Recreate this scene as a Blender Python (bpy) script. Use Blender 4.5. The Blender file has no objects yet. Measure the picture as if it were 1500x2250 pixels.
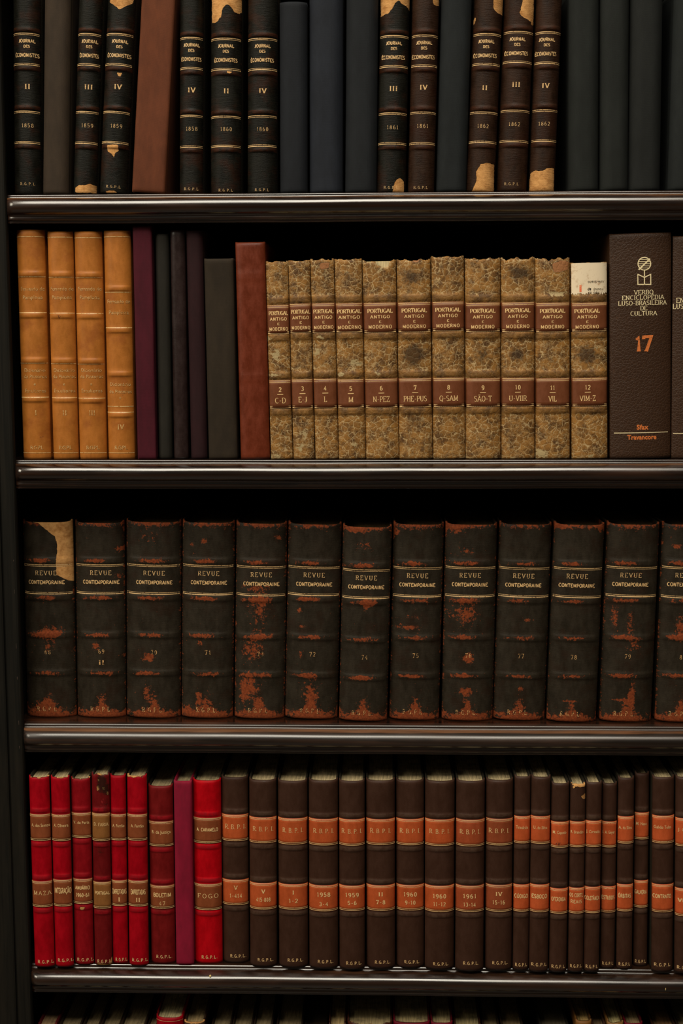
import bpy, math, random
import numpy as np
from mathutils import Matrix, Vector

# ------------------------------------------------------------------ camera
FPX = 3125.0
CAM = np.array([0.0, -1.7, 1.25])
YAW, PITCH, ROLL = [math.radians(a) for a in (1.767, 7.069, -0.1986)]
def rotm(yaw, pitch, roll):
    c, s = math.cos, math.sin
    rz = lambda a: np.array([[c(a), -s(a), 0], [s(a), c(a), 0], [0, 0, 1.0]])
    a = math.pi/2 - pitch
    rx = np.array([[1.0, 0, 0], [0, c(a), -s(a)], [0, s(a), c(a)]])
    return rz(yaw) @ rx @ rz(roll)
RC = rotm(YAW, PITCH, ROLL)
scene = bpy.context.scene
col = scene.collection
cd = bpy.data.cameras.new('camera')
cam = bpy.data.objects.new('camera', cd); col.objects.link(cam)
cd.sensor_fit = 'VERTICAL'; cd.sensor_height = 36.0; cd.sensor_width = 24.0
cd.lens = FPX/2250*36
cd.clip_start = 0.05
M = Matrix.Identity(4)
for i in range(3):
    for j in range(3): M[i][j] = RC[i][j]
    M[i][3] = CAM[i]
cam.matrix_world = M
scene.camera = cam
scene.view_settings.view_transform = 'Standard'
scene.view_settings.look = 'None'
scene.view_settings.gamma = 1.0
scene.view_settings.exposure = -0.2
scene.view_settings.use_curve_mapping = False

# ------------------------------------------------------------------ light
w = bpy.data.worlds.new('room'); scene.world = w; w.use_nodes = True
w.node_tree.nodes['Background'].inputs[0].default_value = (0.9, 0.85, 0.7, 1)
w.node_tree.nodes['Background'].inputs[1].default_value = 0.05
def area(name, loc, target, sx, sy, energy, color):
    l = bpy.data.lights.new(name, 'AREA'); l.shape = 'RECTANGLE'; l.size = sx; l.size_y = sy
    l.energy = energy; l.color = color
    o = bpy.data.objects.new(name, l); col.objects.link(o)
    o.location = loc
    o.rotation_euler = (Vector(target)-Vector(loc)).to_track_quat('-Z', 'Y').to_euler()
    return o
area('ceiling_light', (-0.36, -2.0, 4.2), (0.0, 0.0, 1.15), 2.7, 1.9, 165, (1.0, 0.92, 0.77))
area('window_light', (-2.7, -1.7, 2.7), (0.0, 0.0, 1.1), 1.3, 1.3, 42, (1.0, 0.90, 0.72))

# ------------------------------------------------------------------ pixel helpers (measure the photograph)
def ray(x, y):
    return RC @ np.array([(x-750)/FPX, -(y-1125)/FPX, -1.0])
def on_y(x, y, Y):
    d = ray(x, y); return CAM + d*((Y-CAM[1])/d[1])
def on_z(x, y, Z):
    d = ray(x, y); return CAM + d*((Z-CAM[2])/d[2])

def lin(c):
    c = c/255.0
    return c/12.92 if c <= 0.04045 else ((c+0.055)/1.055)**2.4
GAIN = 0.55
def A(r, g, b):
    return (min(lin(r)/GAIN, .9), min(lin(g)/GAIN, .9), min(lin(b)/GAIN, .9), 1.0)

# ------------------------------------------------------------------ materials
class NT:
    def __init__(s, name):
        s.m = bpy.data.materials.new(name); s.m.use_nodes = True
        s.t = s.m.node_tree; s.p = s.t.nodes['Principled BSDF']
    def n(s, kind, **kw):
        nd = s.t.nodes.new(kind)
        for k, v in kw.items():
            if k.startswith('i_'):
                nd.inputs[k[2:].replace('_', ' ')].default_value = v
            else: setattr(nd, k, v)
        return nd
    def l(s, a, b): s.t.links.new(a, b)
    def math(s, op, a, b=None, c=None, clamp=False):
        nd = s.t.nodes.new('ShaderNodeMath'); nd.operation = op; nd.use_clamp = clamp
        for i, v in enumerate((a, b, c)):
            if v is None: continue
            if isinstance(v, (int, float)): nd.inputs[i].default_value = v
            else: s.l(v, nd.inputs[i])
        return nd.outputs[0]
    def mix(s, f, a, b, mode='MIX'):
        nd = s.t.nodes.new('ShaderNodeMix'); nd.data_type = 'RGBA'; nd.blend_type = mode
        for sock, v in ((nd.inputs[0], f), (nd.inputs[6], a), (nd.inputs[7], b)):
            if isinstance(v, (int, float)): sock.default_value = v
            elif isinstance(v, tuple): sock.default_value = v
            else: s.l(v, sock)
        return nd.outputs[2]
    def vec(s, src, scale):
        nd = s.t.nodes.new('ShaderNodeVectorMath'); nd.operation = 'MULTIPLY'
        s.l(src, nd.inputs[0]); nd.inputs[1].default_value = scale
        return nd.outputs[0]
    def noise(s, v, scale, detail=3, rough=.5, dist=0.0):
        nd = s.n('ShaderNodeTexNoise'); s.l(v, nd.inputs['Vector'])
        nd.inputs['Scale'].default_value = scale; nd.inputs['Detail'].default_value = detail
        nd.inputs['Roughness'].default_value = rough; nd.inputs['Distortion'].default_value = dist
        return nd.outputs[0]
    def attr(s, name, out=2):
        nd = s.n('ShaderNodeAttribute', attribute_name=name); return nd.outputs[out]
    def ss(s, v, a, b, o0=0.0, o1=1.0):
        nd = s.n('ShaderNodeMapRange', interpolation_type='SMOOTHSTEP')
        s.l(v, nd.inputs[0]); nd.inputs[1].default_value = a; nd.inputs[2].default_value = b
        nd.inputs[3].default_value = o0; nd.inputs[4].default_value = o1
        return nd.outputs[0]
    def bump(s, h, strength, dist=0.001, prev=None):
        nd = s.n('ShaderNodeBump'); s.l(h, nd.inputs['Height'])
        nd.inputs['Strength'].default_value = strength; nd.inputs['Distance'].default_value = dist
        if prev is not None: s.l(prev, nd.inputs['Normal'])
        return nd.outputs[0]
    def rough(s, v):
        if isinstance(v, (int, float)): s.p.inputs['Roughness'].default_value = v
        else: s.l(v, s.p.inputs['Roughness'])
    def spec(s, v): s.p.inputs['Specular IOR Level'].default_value = v

TONE = {'journal': (.36, .38, .38), 'revue': (.58, .54, .56), 'yellow': (.54, .50, .42), 'red': (.74, .16, .55), 'brown': (.82, .84, .84), 'rust': (.42, .40, .42),
        'patch': (1.0, .86, .9), 'cloth': (.62, .58, .56), 'crackle': (.64, .62, .60), 'pebble': (.46, .42, .41)}
def toned(c, mat):
    t = TONE[mat]; return (c[0]*t[0], c[1]*t[1], c[2]*t[2], 1.0)
def leather(name, mat, wearcol, tearcol=A(178, 132, 80), dark=.6, light=1.35, gloss=.5, grain=900, streak=.5,
            tint=None, spec=.35, wear_amp=2.0, bandcol=None, wear_max=.92, bump=.5):
    k = NT(name)
    wearcol = toned(wearcol, mat)
    tearcol = tuple(q*.85 for q in tearcol[:3])+(1,)
    if tint is not None: tint = toned(tint, mat)
    if bandcol is not None: bandcol = toned(bandcol, mat)
    pos = k.attr('pos', 1)
    base = k.n('ShaderNodeObjectInfo').outputs['Color']
    n1 = k.noise(k.vec(pos, (1.0, .45, 1.0)), 110, 7, .68)
    f = k.ss(n1, .25, .75, dark, light)
    c = k.mix(1.0, base, (1, 1, 1, 1), 'MULTIPLY')
    vm = k.t.nodes.new('ShaderNodeVectorMath'); vm.operation = 'SCALE'
    k.l(c, vm.inputs[0]); k.l(f, vm.inputs['Scale']); c = vm.outputs[0]
    if tint is not None:
        n5 = k.noise(pos, 38, 4, .6)
        c = k.mix(k.ss(n5, .48, .72, 0, .75), c, tint)
    if bandcol is not None:
        bd = k.attr('band')
        n6 = k.noise(pos, 160, 4, .6)
        c = k.mix(k.math('MULTIPLY', k.ss(bd, .25, .9), k.ss(n6, .35, .6, .2, .9)), c, bandcol)
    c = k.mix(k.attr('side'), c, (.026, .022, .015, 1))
    n2 = k.noise(pos, 210, 7, .68, .3)
    n9 = k.noise(k.vec(pos, (1.0, .8, 1.0)), 620, 5, .7)
    wv = k.math('ADD', k.attr('wear'), k.math('MULTIPLY', k.math('SUBTRACT', n2, .5), wear_amp))
    wv = k.math('ADD', wv, k.math('MULTIPLY', k.math('SUBTRACT', n9, .5), wear_amp*.45))
    wm = k.ss(wv, .42, .62, 0, wear_max)
    n7 = k.noise(pos, 420, 3, .6)
    wc = k.mix(k.ss(n7, .3, .7), (wearcol[0]*.55, wearcol[1]*.5, wearcol[2]*.5, 1), wearcol)
    c = k.mix(wm, c, wc)
    n3 = k.noise(pos, 260, 5, .6)
    tv = k.math('ADD', k.attr('torn'), k.math('MULTIPLY', k.math('SUBTRACT', n3, .5), .9))
    rim = k.ss(tv, -.22, -.03, 0, .75)
    c = k.mix(rim, c, (.012, .007, .004, 1))
    tm = k.ss(tv, 0, .05)
    n8 = k.noise(pos, 130, 5, .7)
    tc = k.mix(k.ss(n8, .35, .75), tearcol, (tearcol[0]*.55, tearcol[1]*.45, tearcol[2]*.35, 1))
    c = k.mix(tm, c, tc)
    dv = k.math('ADD', k.attr('dirt'), k.math('MULTIPLY', k.math('SUBTRACT', n3, .5), 1.2))
    c = k.mix(k.ss(dv, .3, .75, 0, .85), c, (.018, .009, .005, 1))
    k.l(c, k.p.inputs['Base Color'])
    n4 = k.noise(pos, grain, 3, .6)
    st = k.noise(k.vec(pos, (1.0, 5.0, 1.0)), 130, 4, .65)
    h = k.math('ADD', k.math('MULTIPLY', n4, .35), k.math('MULTIPLY', st, streak))
    h = k.math('SUBTRACT', h, k.math('MULTIPLY', tm, .9))
    h = k.math('SUBTRACT', h, k.math('MULTIPLY', wm, .15))
    k.l(k.bump(h, bump, .0009), k.p.inputs['Normal'])
    r = k.ss(n1, .3, .7, gloss-.08, gloss+.1)
    k.rough(k.math('ADD', r, k.math('MULTIPLY', k.math('MAXIMUM', tm, wm), .3), None, True))
    k.spec(spec)
    return k.m

MAT = {}
MAT['journal'] = leather('worn_black_leather', 'journal', A(70, 40, 24), dark=.6, light=1.5, gloss=.5, streak=.8, tint=A(60, 31, 17), bandcol=A(74, 38, 21), bump=.7, spec=.16)
MAT['revue'] = leather('scuffed_dark_green_leather', 'revue', A(146, 72, 35), dark=.7, light=1.35, gloss=.52, streak=.45, tint=A(42, 29, 18), wear_amp=2.2, spec=.2)
MAT['yellow'] = leather('tan_calf_leather', 'yellow', A(110, 62, 22), dark=.82, light=1.14, gloss=.5, streak=.25, tint=A(150, 86, 34), wear_amp=1.6, bump=.25, spec=.3)
MAT['red'] = leather('red_grained_leather', 'red', A(150, 90, 45), dark=.75, light=1.2, gloss=.5, streak=.12, grain=1300, wear_amp=1.6, bump=.35, spec=.14, bandcol=A(130, 44, 30))
MAT['brown'] = leather('brown_grained_leather', 'brown', A(150, 80, 40), dark=.85, light=1.15, bandcol=A(64, 46, 36), gloss=.5, streak=.1, grain=1300, wear_amp=1.5, bump=.35, spec=.2)
MAT['rust'] = leather('rust_smooth_leather', 'rust', A(140, 70, 35), dark=.75, light=1.3, gloss=.42, streak=.2, grain=400, wear_amp=1.4, bump=.25)
MAT['patch'] = leather('label_leather', 'patch', A(60, 34, 18), dark=.82, light=1.15, gloss=.48, streak=.15, grain=900, wear_amp=1.5, bump=.25, tint=None)

def mk_cloth():
    k = NT('book_cloth'); pos = k.attr('pos', 1)
    base = k.n('ShaderNodeObjectInfo').outputs['Color']
    n1 = k.noise(k.vec(pos, (1.0, .35, 1.0)), 90, 7, .65); f = k.ss(n1, .25, .8, .82, 1.25)
    vm = k.t.nodes.new('ShaderNodeVectorMath'); vm.operation = 'SCALE'
    k.l(base, vm.inputs[0]); k.l(f, vm.inputs['Scale'])
    n2 = k.noise(pos, 2200, 2, .7)
    c = k.mix(k.ss(n2, .3, .75, .0, .35), vm.outputs[0], (0.0, 0.0, 0.0, 1))
    k.l(c, k.p.inputs['Base Color'])
    w1 = k.n('ShaderNodeTexWave', wave_type='BANDS', bands_direction='X'); k.l(pos, w1.inputs['Vector']); w1.inputs['Scale'].default_value = 500
    w2 = k.n('ShaderNodeTexWave', wave_type='BANDS', bands_direction='Y'); k.l(pos, w2.inputs['Vector']); w2.inputs['Scale'].default_value = 500
    h = k.math('ADD', k.math('MAXIMUM', w1.outputs[1], w2.outputs[1]), n2)
    k.l(k.bump(h, .3, .0003), k.p.inputs['Normal'])
    k.rough(.78); k.spec(.25)
    return k.m
MAT['cloth'] = mk_cloth()

def mk_crackle():
    k = NT('crackled_tan_leather'); pos = k.attr('pos', 1)
    nv = k.n('ShaderNodeTexNoise'); k.l(pos, nv.inputs['Vector']); nv.inputs['Scale'].default_value = 260; nv.inputs['Detail'].default_value = 4
    off = k.t.nodes.new('ShaderNodeVectorMath'); off.operation = 'SCALE'; k.l(nv.outputs[1], off.inputs[0]); off.inputs['Scale'].default_value = .0042
    add = k.t.nodes.new('ShaderNodeVectorMath'); add.operation = 'ADD'; k.l(pos, add.inputs[0]); k.l(off.outputs[0], add.inputs[1])
    v = add.outputs[0]
    def vor(scale):
        nd = k.n('ShaderNodeTexVoronoi', feature='DISTANCE_TO_EDGE'); k.l(v, nd.inputs['Vector']); nd.inputs['Scale'].default_value = scale
        return nd.outputs['Distance']
    e1 = vor(150); e2 = vor(330)
    nA = k.noise(pos, 55, 4, .6)
    nB = k.noise(pos, 200, 5, .6)
    m1 = k.math('MULTIPLY', k.ss(e1, .012, .07, 1, 0), k.ss(nA, .34, .52, .25, 1))
    m2 = k.math('MULTIPLY', k.ss(e2, .01, .07, 1, 0), k.ss(nA, .62, .4, .1, .7))
    cm = k.math('MAXIMUM', m1, m2)
    cm = k.math('MULTIPLY', cm, k.ss(nB, .36, .58, .12, .9))
    cm = k.math('MULTIPLY', cm, k.ss(k.attr('band'), .1, .7, 1, .15))
    base = k.n('ShaderNodeObjectInfo').outputs['Color']
    n1 = k.noise(pos, 85, 5, .62)
    plate = k.mix(k.ss(n1, .36, .68), base, toned(A(76, 50, 22), 'crackle'))
    plate = k.mix(k.ss(nB, .5, .72, 0, .5), plate, toned(A(165, 120, 55), 'crackle'))
    plate = k.mix(k.math('MULTIPLY', k.ss(k.attr('band'), .3, 1), .45), plate, toned(A(92, 64, 30), 'crackle'))
    c = k.mix(cm, plate, (.58, .42, .21, 1))
    wv = k.math('ADD', k.attr('wear'), k.math('MULTIPLY', k.math('SUBTRACT', nB, .5), 2.0))
    wm = k.ss(wv, .42, .6)
    c = k.mix(wm, c, (.42, .31, .15, 1))
    dv = k.math('ADD', k.attr('dirt'), k.math('MULTIPLY', k.math('SUBTRACT', nB, .5), 1.4))
    c = k.mix(k.ss(dv, .3, .8, 0, .8), c, toned(A(48, 32, 16), 'crackle'))
    tv = k.math('ADD', k.attr('torn'), k.math('MULTIPLY', k.math('SUBTRACT', nB, .5), .6))
    c = k.mix(k.ss(tv, -.2, 0, 0, .7), c, (.02, .012, .006, 1))
    c = k.mix(k.ss(tv, 0, .06), c, (.36, .15, .055, 1))
    k.l(c, k.p.inputs['Base Color'])
    h = k.math('SUBTRACT', k.math('MULTIPLY', k.ss(e1, 0, .2), .4), k.math('MULTIPLY', k.math('MAXIMUM', m2, wm), .25))
    h = k.math('ADD', h, k.math('MULTIPLY', nB, .5))
    k.l(k.bump(h, .42, .0011), k.p.inputs['Normal'])
    k.rough(.6); k.spec(.3)
    return k.m
MAT['crackle'] = mk_crackle()

def mk_pebble():
    k = NT('pebbled_brown_leatherette'); pos = k.attr('pos', 1)
    base = k.n('ShaderNodeObjectInfo').outputs['Color']
    nv = k.n('ShaderNodeTexNoise'); k.l(pos, nv.inputs['Vector']); nv.inputs['Scale'].default_value = 200; nv.inputs['Detail'].default_value = 3
    off = k.t.nodes.new('ShaderNodeVectorMath'); off.operation = 'SCALE'; k.l(nv.outputs[1], off.inputs[0]); off.inputs['Scale'].default_value = .004
    add = k.t.nodes.new('ShaderNodeVectorMath'); add.operation = 'ADD'; k.l(pos, add.inputs[0]); k.l(off.outputs[0], add.inputs[1])
    nd = k.n('ShaderNodeTexVoronoi', feature='DISTANCE_TO_EDGE'); k.l(add.outputs[0], nd.inputs['Vector']); nd.inputs['Scale'].default_value = 300
    e = nd.outputs['Distance']
    n1 = k.noise(pos, 700, 3, .6)
    c = k.mix(k.math('MULTIPLY', k.ss(e, 0, .06, 1, 0), k.ss(n1, .35, .6, .1, .6)), base, toned(A(98, 70, 48), 'pebble'))
    k.l(c, k.p.inputs['Base Color'])
    h = k.math('ADD', k.ss(e, 0, .2), k.math('MULTIPLY', n1, .4))
    k.l(k.bump(h, .35, .0006), k.p.inputs['Normal'])
    k.rough(.5); k.spec(.35)
    return k.m
MAT['pebble'] = mk_pebble()

def mk_gold(name, c0, c1, miss):
    k = NT(name); pos = k.attr('pos', 1)
    n = k.noise(pos, 520, 4, .65)
    c = k.mix(k.ss(n, miss-.05, miss+.06), c1, c0)
    k.l(c, k.p.inputs['Base Color'])
    k.rough(.42)
    return k.m
MAT['gold'] = mk_gold('tarnished_gilt', (.82, .53, .24, 1), A(92, 60, 32), .40)
MAT['gold_label'] = mk_gold('bright_gilt', (.90, .60, .27, 1), (.38, .19, .07, 1), .37)
MAT['gold_worn'] = mk_gold('rubbed_gilt', A(190, 145, 95), A(58, 42, 24), .47)
MAT['gold_pale'] = mk_gold('faded_gilt_on_tan', (.68, .42, .17, 1), (.42, .19, .04, 1), .47)
MAT['gold_tan'] = mk_gold('gilt_on_tan', (.76, .48, .20, 1), (.42, .19, .04, 1), .42)
MAT['white_foil'] = mk_gold('cream_foil', A(190, 172, 135), A(120, 100, 72), .36)
MAT['orange_foil'] = mk_gold('orange_foil', A(168, 92, 45), A(110, 60, 32), .38)
MAT['ink'] = mk_gold('black_ink', A(40, 32, 26), A(150, 130, 100), .42)
MAT['red_ink'] = mk_gold('faded_red_ink', A(200, 90, 60), A(200, 130, 95), .42)

def mk_pages():
    k = NT('aged_page_edges'); pos = k.n('ShaderNodeTexCoord').outputs['Object']
    base = k.n('ShaderNodeObjectInfo').outputs['Color']
    n = k.noise(k.vec(pos, (1, .02, .02)), 1500, 3, .6)
    n2 = k.noise(pos, 60, 4, .6)
    c = k.mix(k.ss(n, .35, .65, 0, .55), base, (.05, .04, .025, 1))
    c = k.mix(k.ss(n2, .45, .7, 0, .5), c, (.06, .05, .035, 1))
    k.l(c, k.p.inputs['Base Color']); k.l(k.bump(n, .4, .0004), k.p.inputs['Normal'])
    k.rough(.9); k.spec(.1)
    return k.m
MAT['pages'] = mk_pages()
def mk_paper():
    k = NT('exposed_white_paper'); pos = k.attr('pos', 1)
    n = k.noise(pos, 120, 6, .7)
    c = k.mix(k.ss(n, .52, .75, 0, .8), (.88, .73, .52, 1), (.45, .25, .12, 1))
    k.l(c, k.p.inputs['Base Color']); k.rough(.85); k.spec(.1)
    return k.m
MAT['paper'] = mk_paper()

def mk_wood(name, axis, base, hi, gloss=.22, coat=.0, worn=.5, spec=.5):
    k = NT(name); pos = k.n('ShaderNodeTexCoord').outputs['Object']
    sc = {'X': (1.2, 45, 45), 'Z': (45, 45, 1.2)}[axis]
    g = k.noise(k.vec(pos, sc), 4.0, 6, .62, .6)
    g2 = k.noise(k.vec(pos, sc), 16.0, 4, .6)
    big = k.noise(k.vec(pos, (5, 30, 30) if axis == 'X' else (30, 30, 5)), 1.3, 4, .6)
    c = k.mix(k.ss(g, .35, .7), base, hi)
    c = k.mix(k.math('MULTIPLY', k.ss(big, .5, .72), worn), c, (hi[0]*2.2, hi[1]*1.9, hi[2]*1.6, 1))
    wa = k.math('ADD', k.attr('wear'), k.math('MULTIPLY', k.math('SUBTRACT', big, .5), 1.2))
    c = k.mix(k.math('MULTIPLY', k.ss(wa, .25, .8), k.ss(g2, .3, .6, .4, 1)), c, (.20, .085, .035, 1))
    k.l(c, k.p.inputs['Base Color'])
    k.l(k.bump(g2, .12, .0006), k.p.inputs['Normal'])
    k.rough(k.ss(big, .3, .75, gloss-.04, gloss+.12))
    k.spec(spec)
    if coat: k.p.inputs['Coat Weight'].default_value = coat; k.p.inputs['Coat Roughness'].default_value = .13
    return k.m
MAT['wood_scuffed'] = mk_wood('scuffed_polished_wood', 'X', (.012, .007, .0045, 1), (.040, .020, .012, 1), gloss=.36, spec=.9, coat=.35)
MAT['wood'] = mk_wood('dark_polished_wood', 'X', (.008, .004, .0025, 1), (.026, .0105, .005, 1), gloss=.21, spec=1.0, coat=.55)
MAT['wood_stile'] = mk_wood('dark_painted_wood', 'Z', (.006, .0055, .004, 1), (.012, .010, .007, 1), gloss=.7, worn=.3, spec=.15)
MAT['wood_in'] = mk_wood('dull_dark_wood', 'X', (.004, .0035, .003, 1), (.008, .006, .004, 1), gloss=.8, worn=.1, spec=.1)
def mk_plain(name, c, r=.8, sc=8):
    k = NT(name); pos = k.n('ShaderNodeTexCoord').outputs['Object']
    n = k.noise(pos, sc, 4, .6)
    k.l(k.mix(k.ss(n, .3, .7), (c[0]*.8, c[1]*.8, c[2]*.8, 1), c), k.p.inputs['Base Color']); k.rough(r)
    return k.m
MAT['wall'] = mk_plain('plaster_wall', (.10, .085, .06, 1))
MAT['floor'] = mk_plain('floor_boards', (.06, .035, .02, 1), .5, 3)
MAT['chip'] = mk_plain('bare_wood_chip', A(190, 165, 110), .7, 300)

# ------------------------------------------------------------------ mesh helpers
def mesh_obj(name, verts, faces, mat, parent=None, attrs=None, smooth=True, color=None):
    me = bpy.data.meshes.new(name)
    me.from_pydata([tuple(map(float, v)) for v in verts], [], faces)
    if attrs:
        for an, arr in attrs.items():
            if an == 'pos':
                a = me.attributes.new('pos', 'FLOAT_VECTOR', 'POINT'); a.data.foreach_set('vector', np.asarray(arr, dtype=np.float32).ravel())
            else:
                a = me.attributes.new(an, 'FLOAT', 'POINT'); a.data.foreach_set('value', np.asarray(arr, dtype=np.float32).ravel())
    if smooth: me.polygons.foreach_set('use_smooth', [True]*len(me.polygons))
    me.materials.append(mat); me.update()
    o = bpy.data.objects.new(name, me); col.objects.link(o)
    if parent: o.parent = parent
    if color: o.color = color
    return o
def box_mesh(boxes):
    V, F = [], []
    for (x0, x1, y0, y1, z0, z1) in boxes:
        b = len(V)
        V += [(x0, y0, z0), (x1, y0, z0), (x1, y1, z0), (x0, y1, z0), (x0, y0, z1), (x1, y0, z1), (x1, y1, z1), (x0, y1, z1)]
        F += [(b, b+3, b+2, b+1), (b+4, b+5, b+6, b+7), (b, b+1, b+5, b+4), (b+1, b+2, b+6, b+5), (b+2, b+3, b+7, b+6), (b+3, b, b+4, b+7)]
    return V, F

# ------------------------------------------------------------------ stroke alphabet (slab serif capitals and figures)
def arc(cx, cy, rx, ry, a0, a1, n=10):
    return [(cx+rx*math.cos(math.radians(a0+(a1-a0)*i/n)), cy+ry*math.sin(math.radians(a0+(a1-a0)*i/n))) for i in range(n+1)]
G = {}
G['A'] = (.84, [[(.02, 0), (.42, 1)], [(.42, 1), (.82, 0)], [(.17, .34), (.67, .34)]])
G['B'] = (.74, [[(.12, 0), (.12, 1)], [(.12, 1)]+arc(.4, .76, .25, .24, 90, -90)+[(.12, .52)], [(.12, .52)]+arc(.42, .26, .28, .26, 90, -90)+[(.12, 0)]])
G['C'] = (.8, [arc(.45, .5, .38, .5, 48, 312, 16)])
G['D'] = (.82, [[(.12, 0), (.12, 1)], [(.12, 1)]+arc(.38, .5, .38, .5, 90, -90, 14)+[(.12, 0)]])
G['E'] = (.72, [[(.12, 0), (.12, 1)], [(.12, 1), (.66, 1), (.66, .84)], [(.12, .52), (.5, .52)], [(.12, 0), (.68, 0), (.68, .18)]])
G['F'] = (.68, [[(.12, 0), (.12, 1)], [(.12, 1), (.66, 1), (.66, .84)], [(.12, .5), (.5, .5)]])
G['G'] = (.84, [arc(.45, .5, .38, .5, 48, 345, 16), [(.8, .02), (.8, .42), (.5, .42)]])
G['H'] = (.84, [[(.12, 0), (.12, 1)], [(.72, 0), (.72, 1)], [(.12, .5), (.72, .5)]])
G['I'] = (.3, [[(.15, 0), (.15, 1)]])
G['J'] = (.5, [[(.38, 1), (.38, .22)]+arc(.2, .22, .18, .22, 0, -150, 6)])
G['L'] = (.68, [[(.12, 0), (.12, 1)], [(.12, 0), (.64, 0), (.64, .2)]])
G['M'] = (1.0, [[(.12, 0), (.12, 1)], [(.12, 1), (.5, .1)], [(.5, .1), (.88, 1)], [(.88, 1), (.88, 0)]])
G['N'] = (.86, [[(.12, 0), (.12, 1)], [(.12, 1), (.74, 0)], [(.74, 0), (.74, 1)]])
G['O'] = (.88, [arc(.44, .5, .38, .5, 0, 360, 20)])
G['P'] = (.7, [[(.12, 0), (.12, 1)], [(.12, 1)]+arc(.4, .73, .27, .27, 90, -90)+[(.12, .46)]])
G['Q'] = (.88, [arc(.44, .5, .38, .5, 0, 360, 20), [(.5, .2), (.8, -.14)]])
G['R'] = (.78, [[(.12, 0), (.12, 1)], [(.12, 1)]+arc(.4, .74, .26, .26, 90, -90)+[(.12, .48)], [(.42, .48), (.74, 0)]])
G['S'] = (.68, [arc(.34, .75, .26, .25, 30, 270, 10)+arc(.34, .25, .28, .25, 90, -150, 10)[1:]])
G['T'] = (.76, [[(.38, 0), (.38, 1)], [(.04, .84), (.04, 1), (.72, 1), (.72, .84)]])
G['U'] = (.84, [[(.12, 1), (.12, .32)]+arc(.42, .32, .3, .32, 180, 360, 10)+[(.72, 1)]])
G['V'] = (.8, [[(.02, 1), (.4, 0)], [(.4, 0), (.78, 1)]])
G['X'] = (.8, [[(.05, 0), (.75, 1)], [(.05, 1), (.75, 0)]])
G['Z'] = (.72, [[(.06, .82), (.06, 1), (.64, 1), (.06, 0), (.68, 0), (.68, .2)]])
G['0'] = (.66, [arc(.33, .5, .26, .5, 0, 360, 18)])
G['1'] = (.44, [[(.06, .8), (.24, 1), (.24, 0)]])
G['2'] = (.66, [arc(.33, .72, .26, .28, 160, -30, 9)+[(.06, 0), (.62, 0)]])
G['3'] = (.66, [arc(.32, .75, .24, .25, 150, -90, 9), arc(.32, .26, .27, .26, 90, -150, 9)])
G['4'] = (.68, [[(.48, 0), (.48, 1), (.05, .3), (.64, .3)]])
G['5'] = (.66, [[(.58, 1), (.14, 1), (.1, .56)]+arc(.32, .32, .27, .32, 110, -150, 10)])
G['6'] = (.66, [arc(.33, .3, .26, .3, 0, 360, 14), [(.08, .34)]+arc(.42, .5, .35, .5, 185, 80, 7)])
G['7'] = (.64, [[(.05, .84), (.05, 1), (.6, 1), (.24, 0)]])
G['8'] = (.66, [arc(.33, .75, .22, .25, 0, 360, 12), arc(.33, .26, .27, .26, 0, 360, 12)])
G['9'] = (.66, [arc(.33, .7, .26, .3, 0, 360, 14), [(.58, .66)]+arc(.24, .5, .35, .5, 5, -100, 7)])
G['.'] = (.26, [[(.1, .0), (.1, .1)]])
G['-'] = (.5, [[(.08, .42), (.42, .42)]])
G[','] = (.26, [[(.12, .08), (.06, -.1)]])
G[' '] = (.4, [])
ACC = {'É': ('E', [[(.3, 1.14), (.5, 1.32)]]), 'Ã': ('A', [[(.2, 1.16), (.35, 1.26), (.5, 1.16), (.65, 1.26)]]), 'Ç': ('C', [[(.42, 0), (.48, -.14), (.36, -.22)]]),
       'Á': ('A', [[(.4, 1.14), (.58, 1.32)]]), 'Ó': ('O', [[(.42, 1.14), (.6, 1.32)]]), 'Â': ('A', [[(.25, 1.12), (.42, 1.28), (.6, 1.12)]])}
for a, (bch, ex) in ACC.items(): G[a] = (G[bch][0], G[bch][1]+ex)

def ribbon(pts, tv, th, V, F):
    n = len(pts)
    P = [np.array(p, float) for p in pts]
    closed = n > 3 and np.linalg.norm(P[0]-P[-1]) < 1e-6
    b = len(V)
    for i in range(n):
        d0 = P[i]-P[i-1] if i > 0 else (P[-1]-P[-2] if closed else P[1]-P[0])
        d1 = P[i+1]-P[i] if i < n-1 else (P[1]-P[0] if closed else P[-1]-P[-2])
        d0 = d0/(np.linalg.norm(d0)+1e-9); d1 = d1/(np.linalg.norm(d1)+1e-9)
        d = d0+d1; L = np.linalg.norm(d)
        d = d/L if L > .3 else d1
        steep = abs(d[1])
        hw = (th+(tv-th)*steep**1.5)/2
        mit = 1/max(.6, float(np.dot(d, d1)))
        nrm = np.array([-d[1], d[0]])*hw*mit
        V.append(tuple(P[i]+nrm)); V.append(tuple(P[i]-nrm))
        if i: F.append((b+2*i-2, b+2*i-1, b+2*i+1, b+2*i))

def stroke_text(s, serif=True, tv=.15, th=.07, sp=.14):
    V, F = [], []; x = 0
    for ch in s:
        g = G.get(ch, G.get(ch.upper(), G[' ']))
        for st in g[1]:
            pts = [(x+p[0], p[1]) for p in st]
            ribbon(pts, tv, th, V, F)
            if serif and ch not in '.,-':
                for e, o in ((0, 1), (-1, -2)):
                    px_, py_ = st[e]; qx, qy = st[o]
                    if (abs(py_) < .01 or abs(py_-1) < .01) and abs(qy-py_) > abs(qx-px_):
                        ribbon([(x+px_-.15, py_+(.035 if py_ < .5 else -.035)), (x+px_+.15, py_+(.035 if py_ < .5 else -.035))], .075, .075, V, F)
        x += g[0]+sp
    V = np.array(V); x -= sp
    return V, F, x

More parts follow.
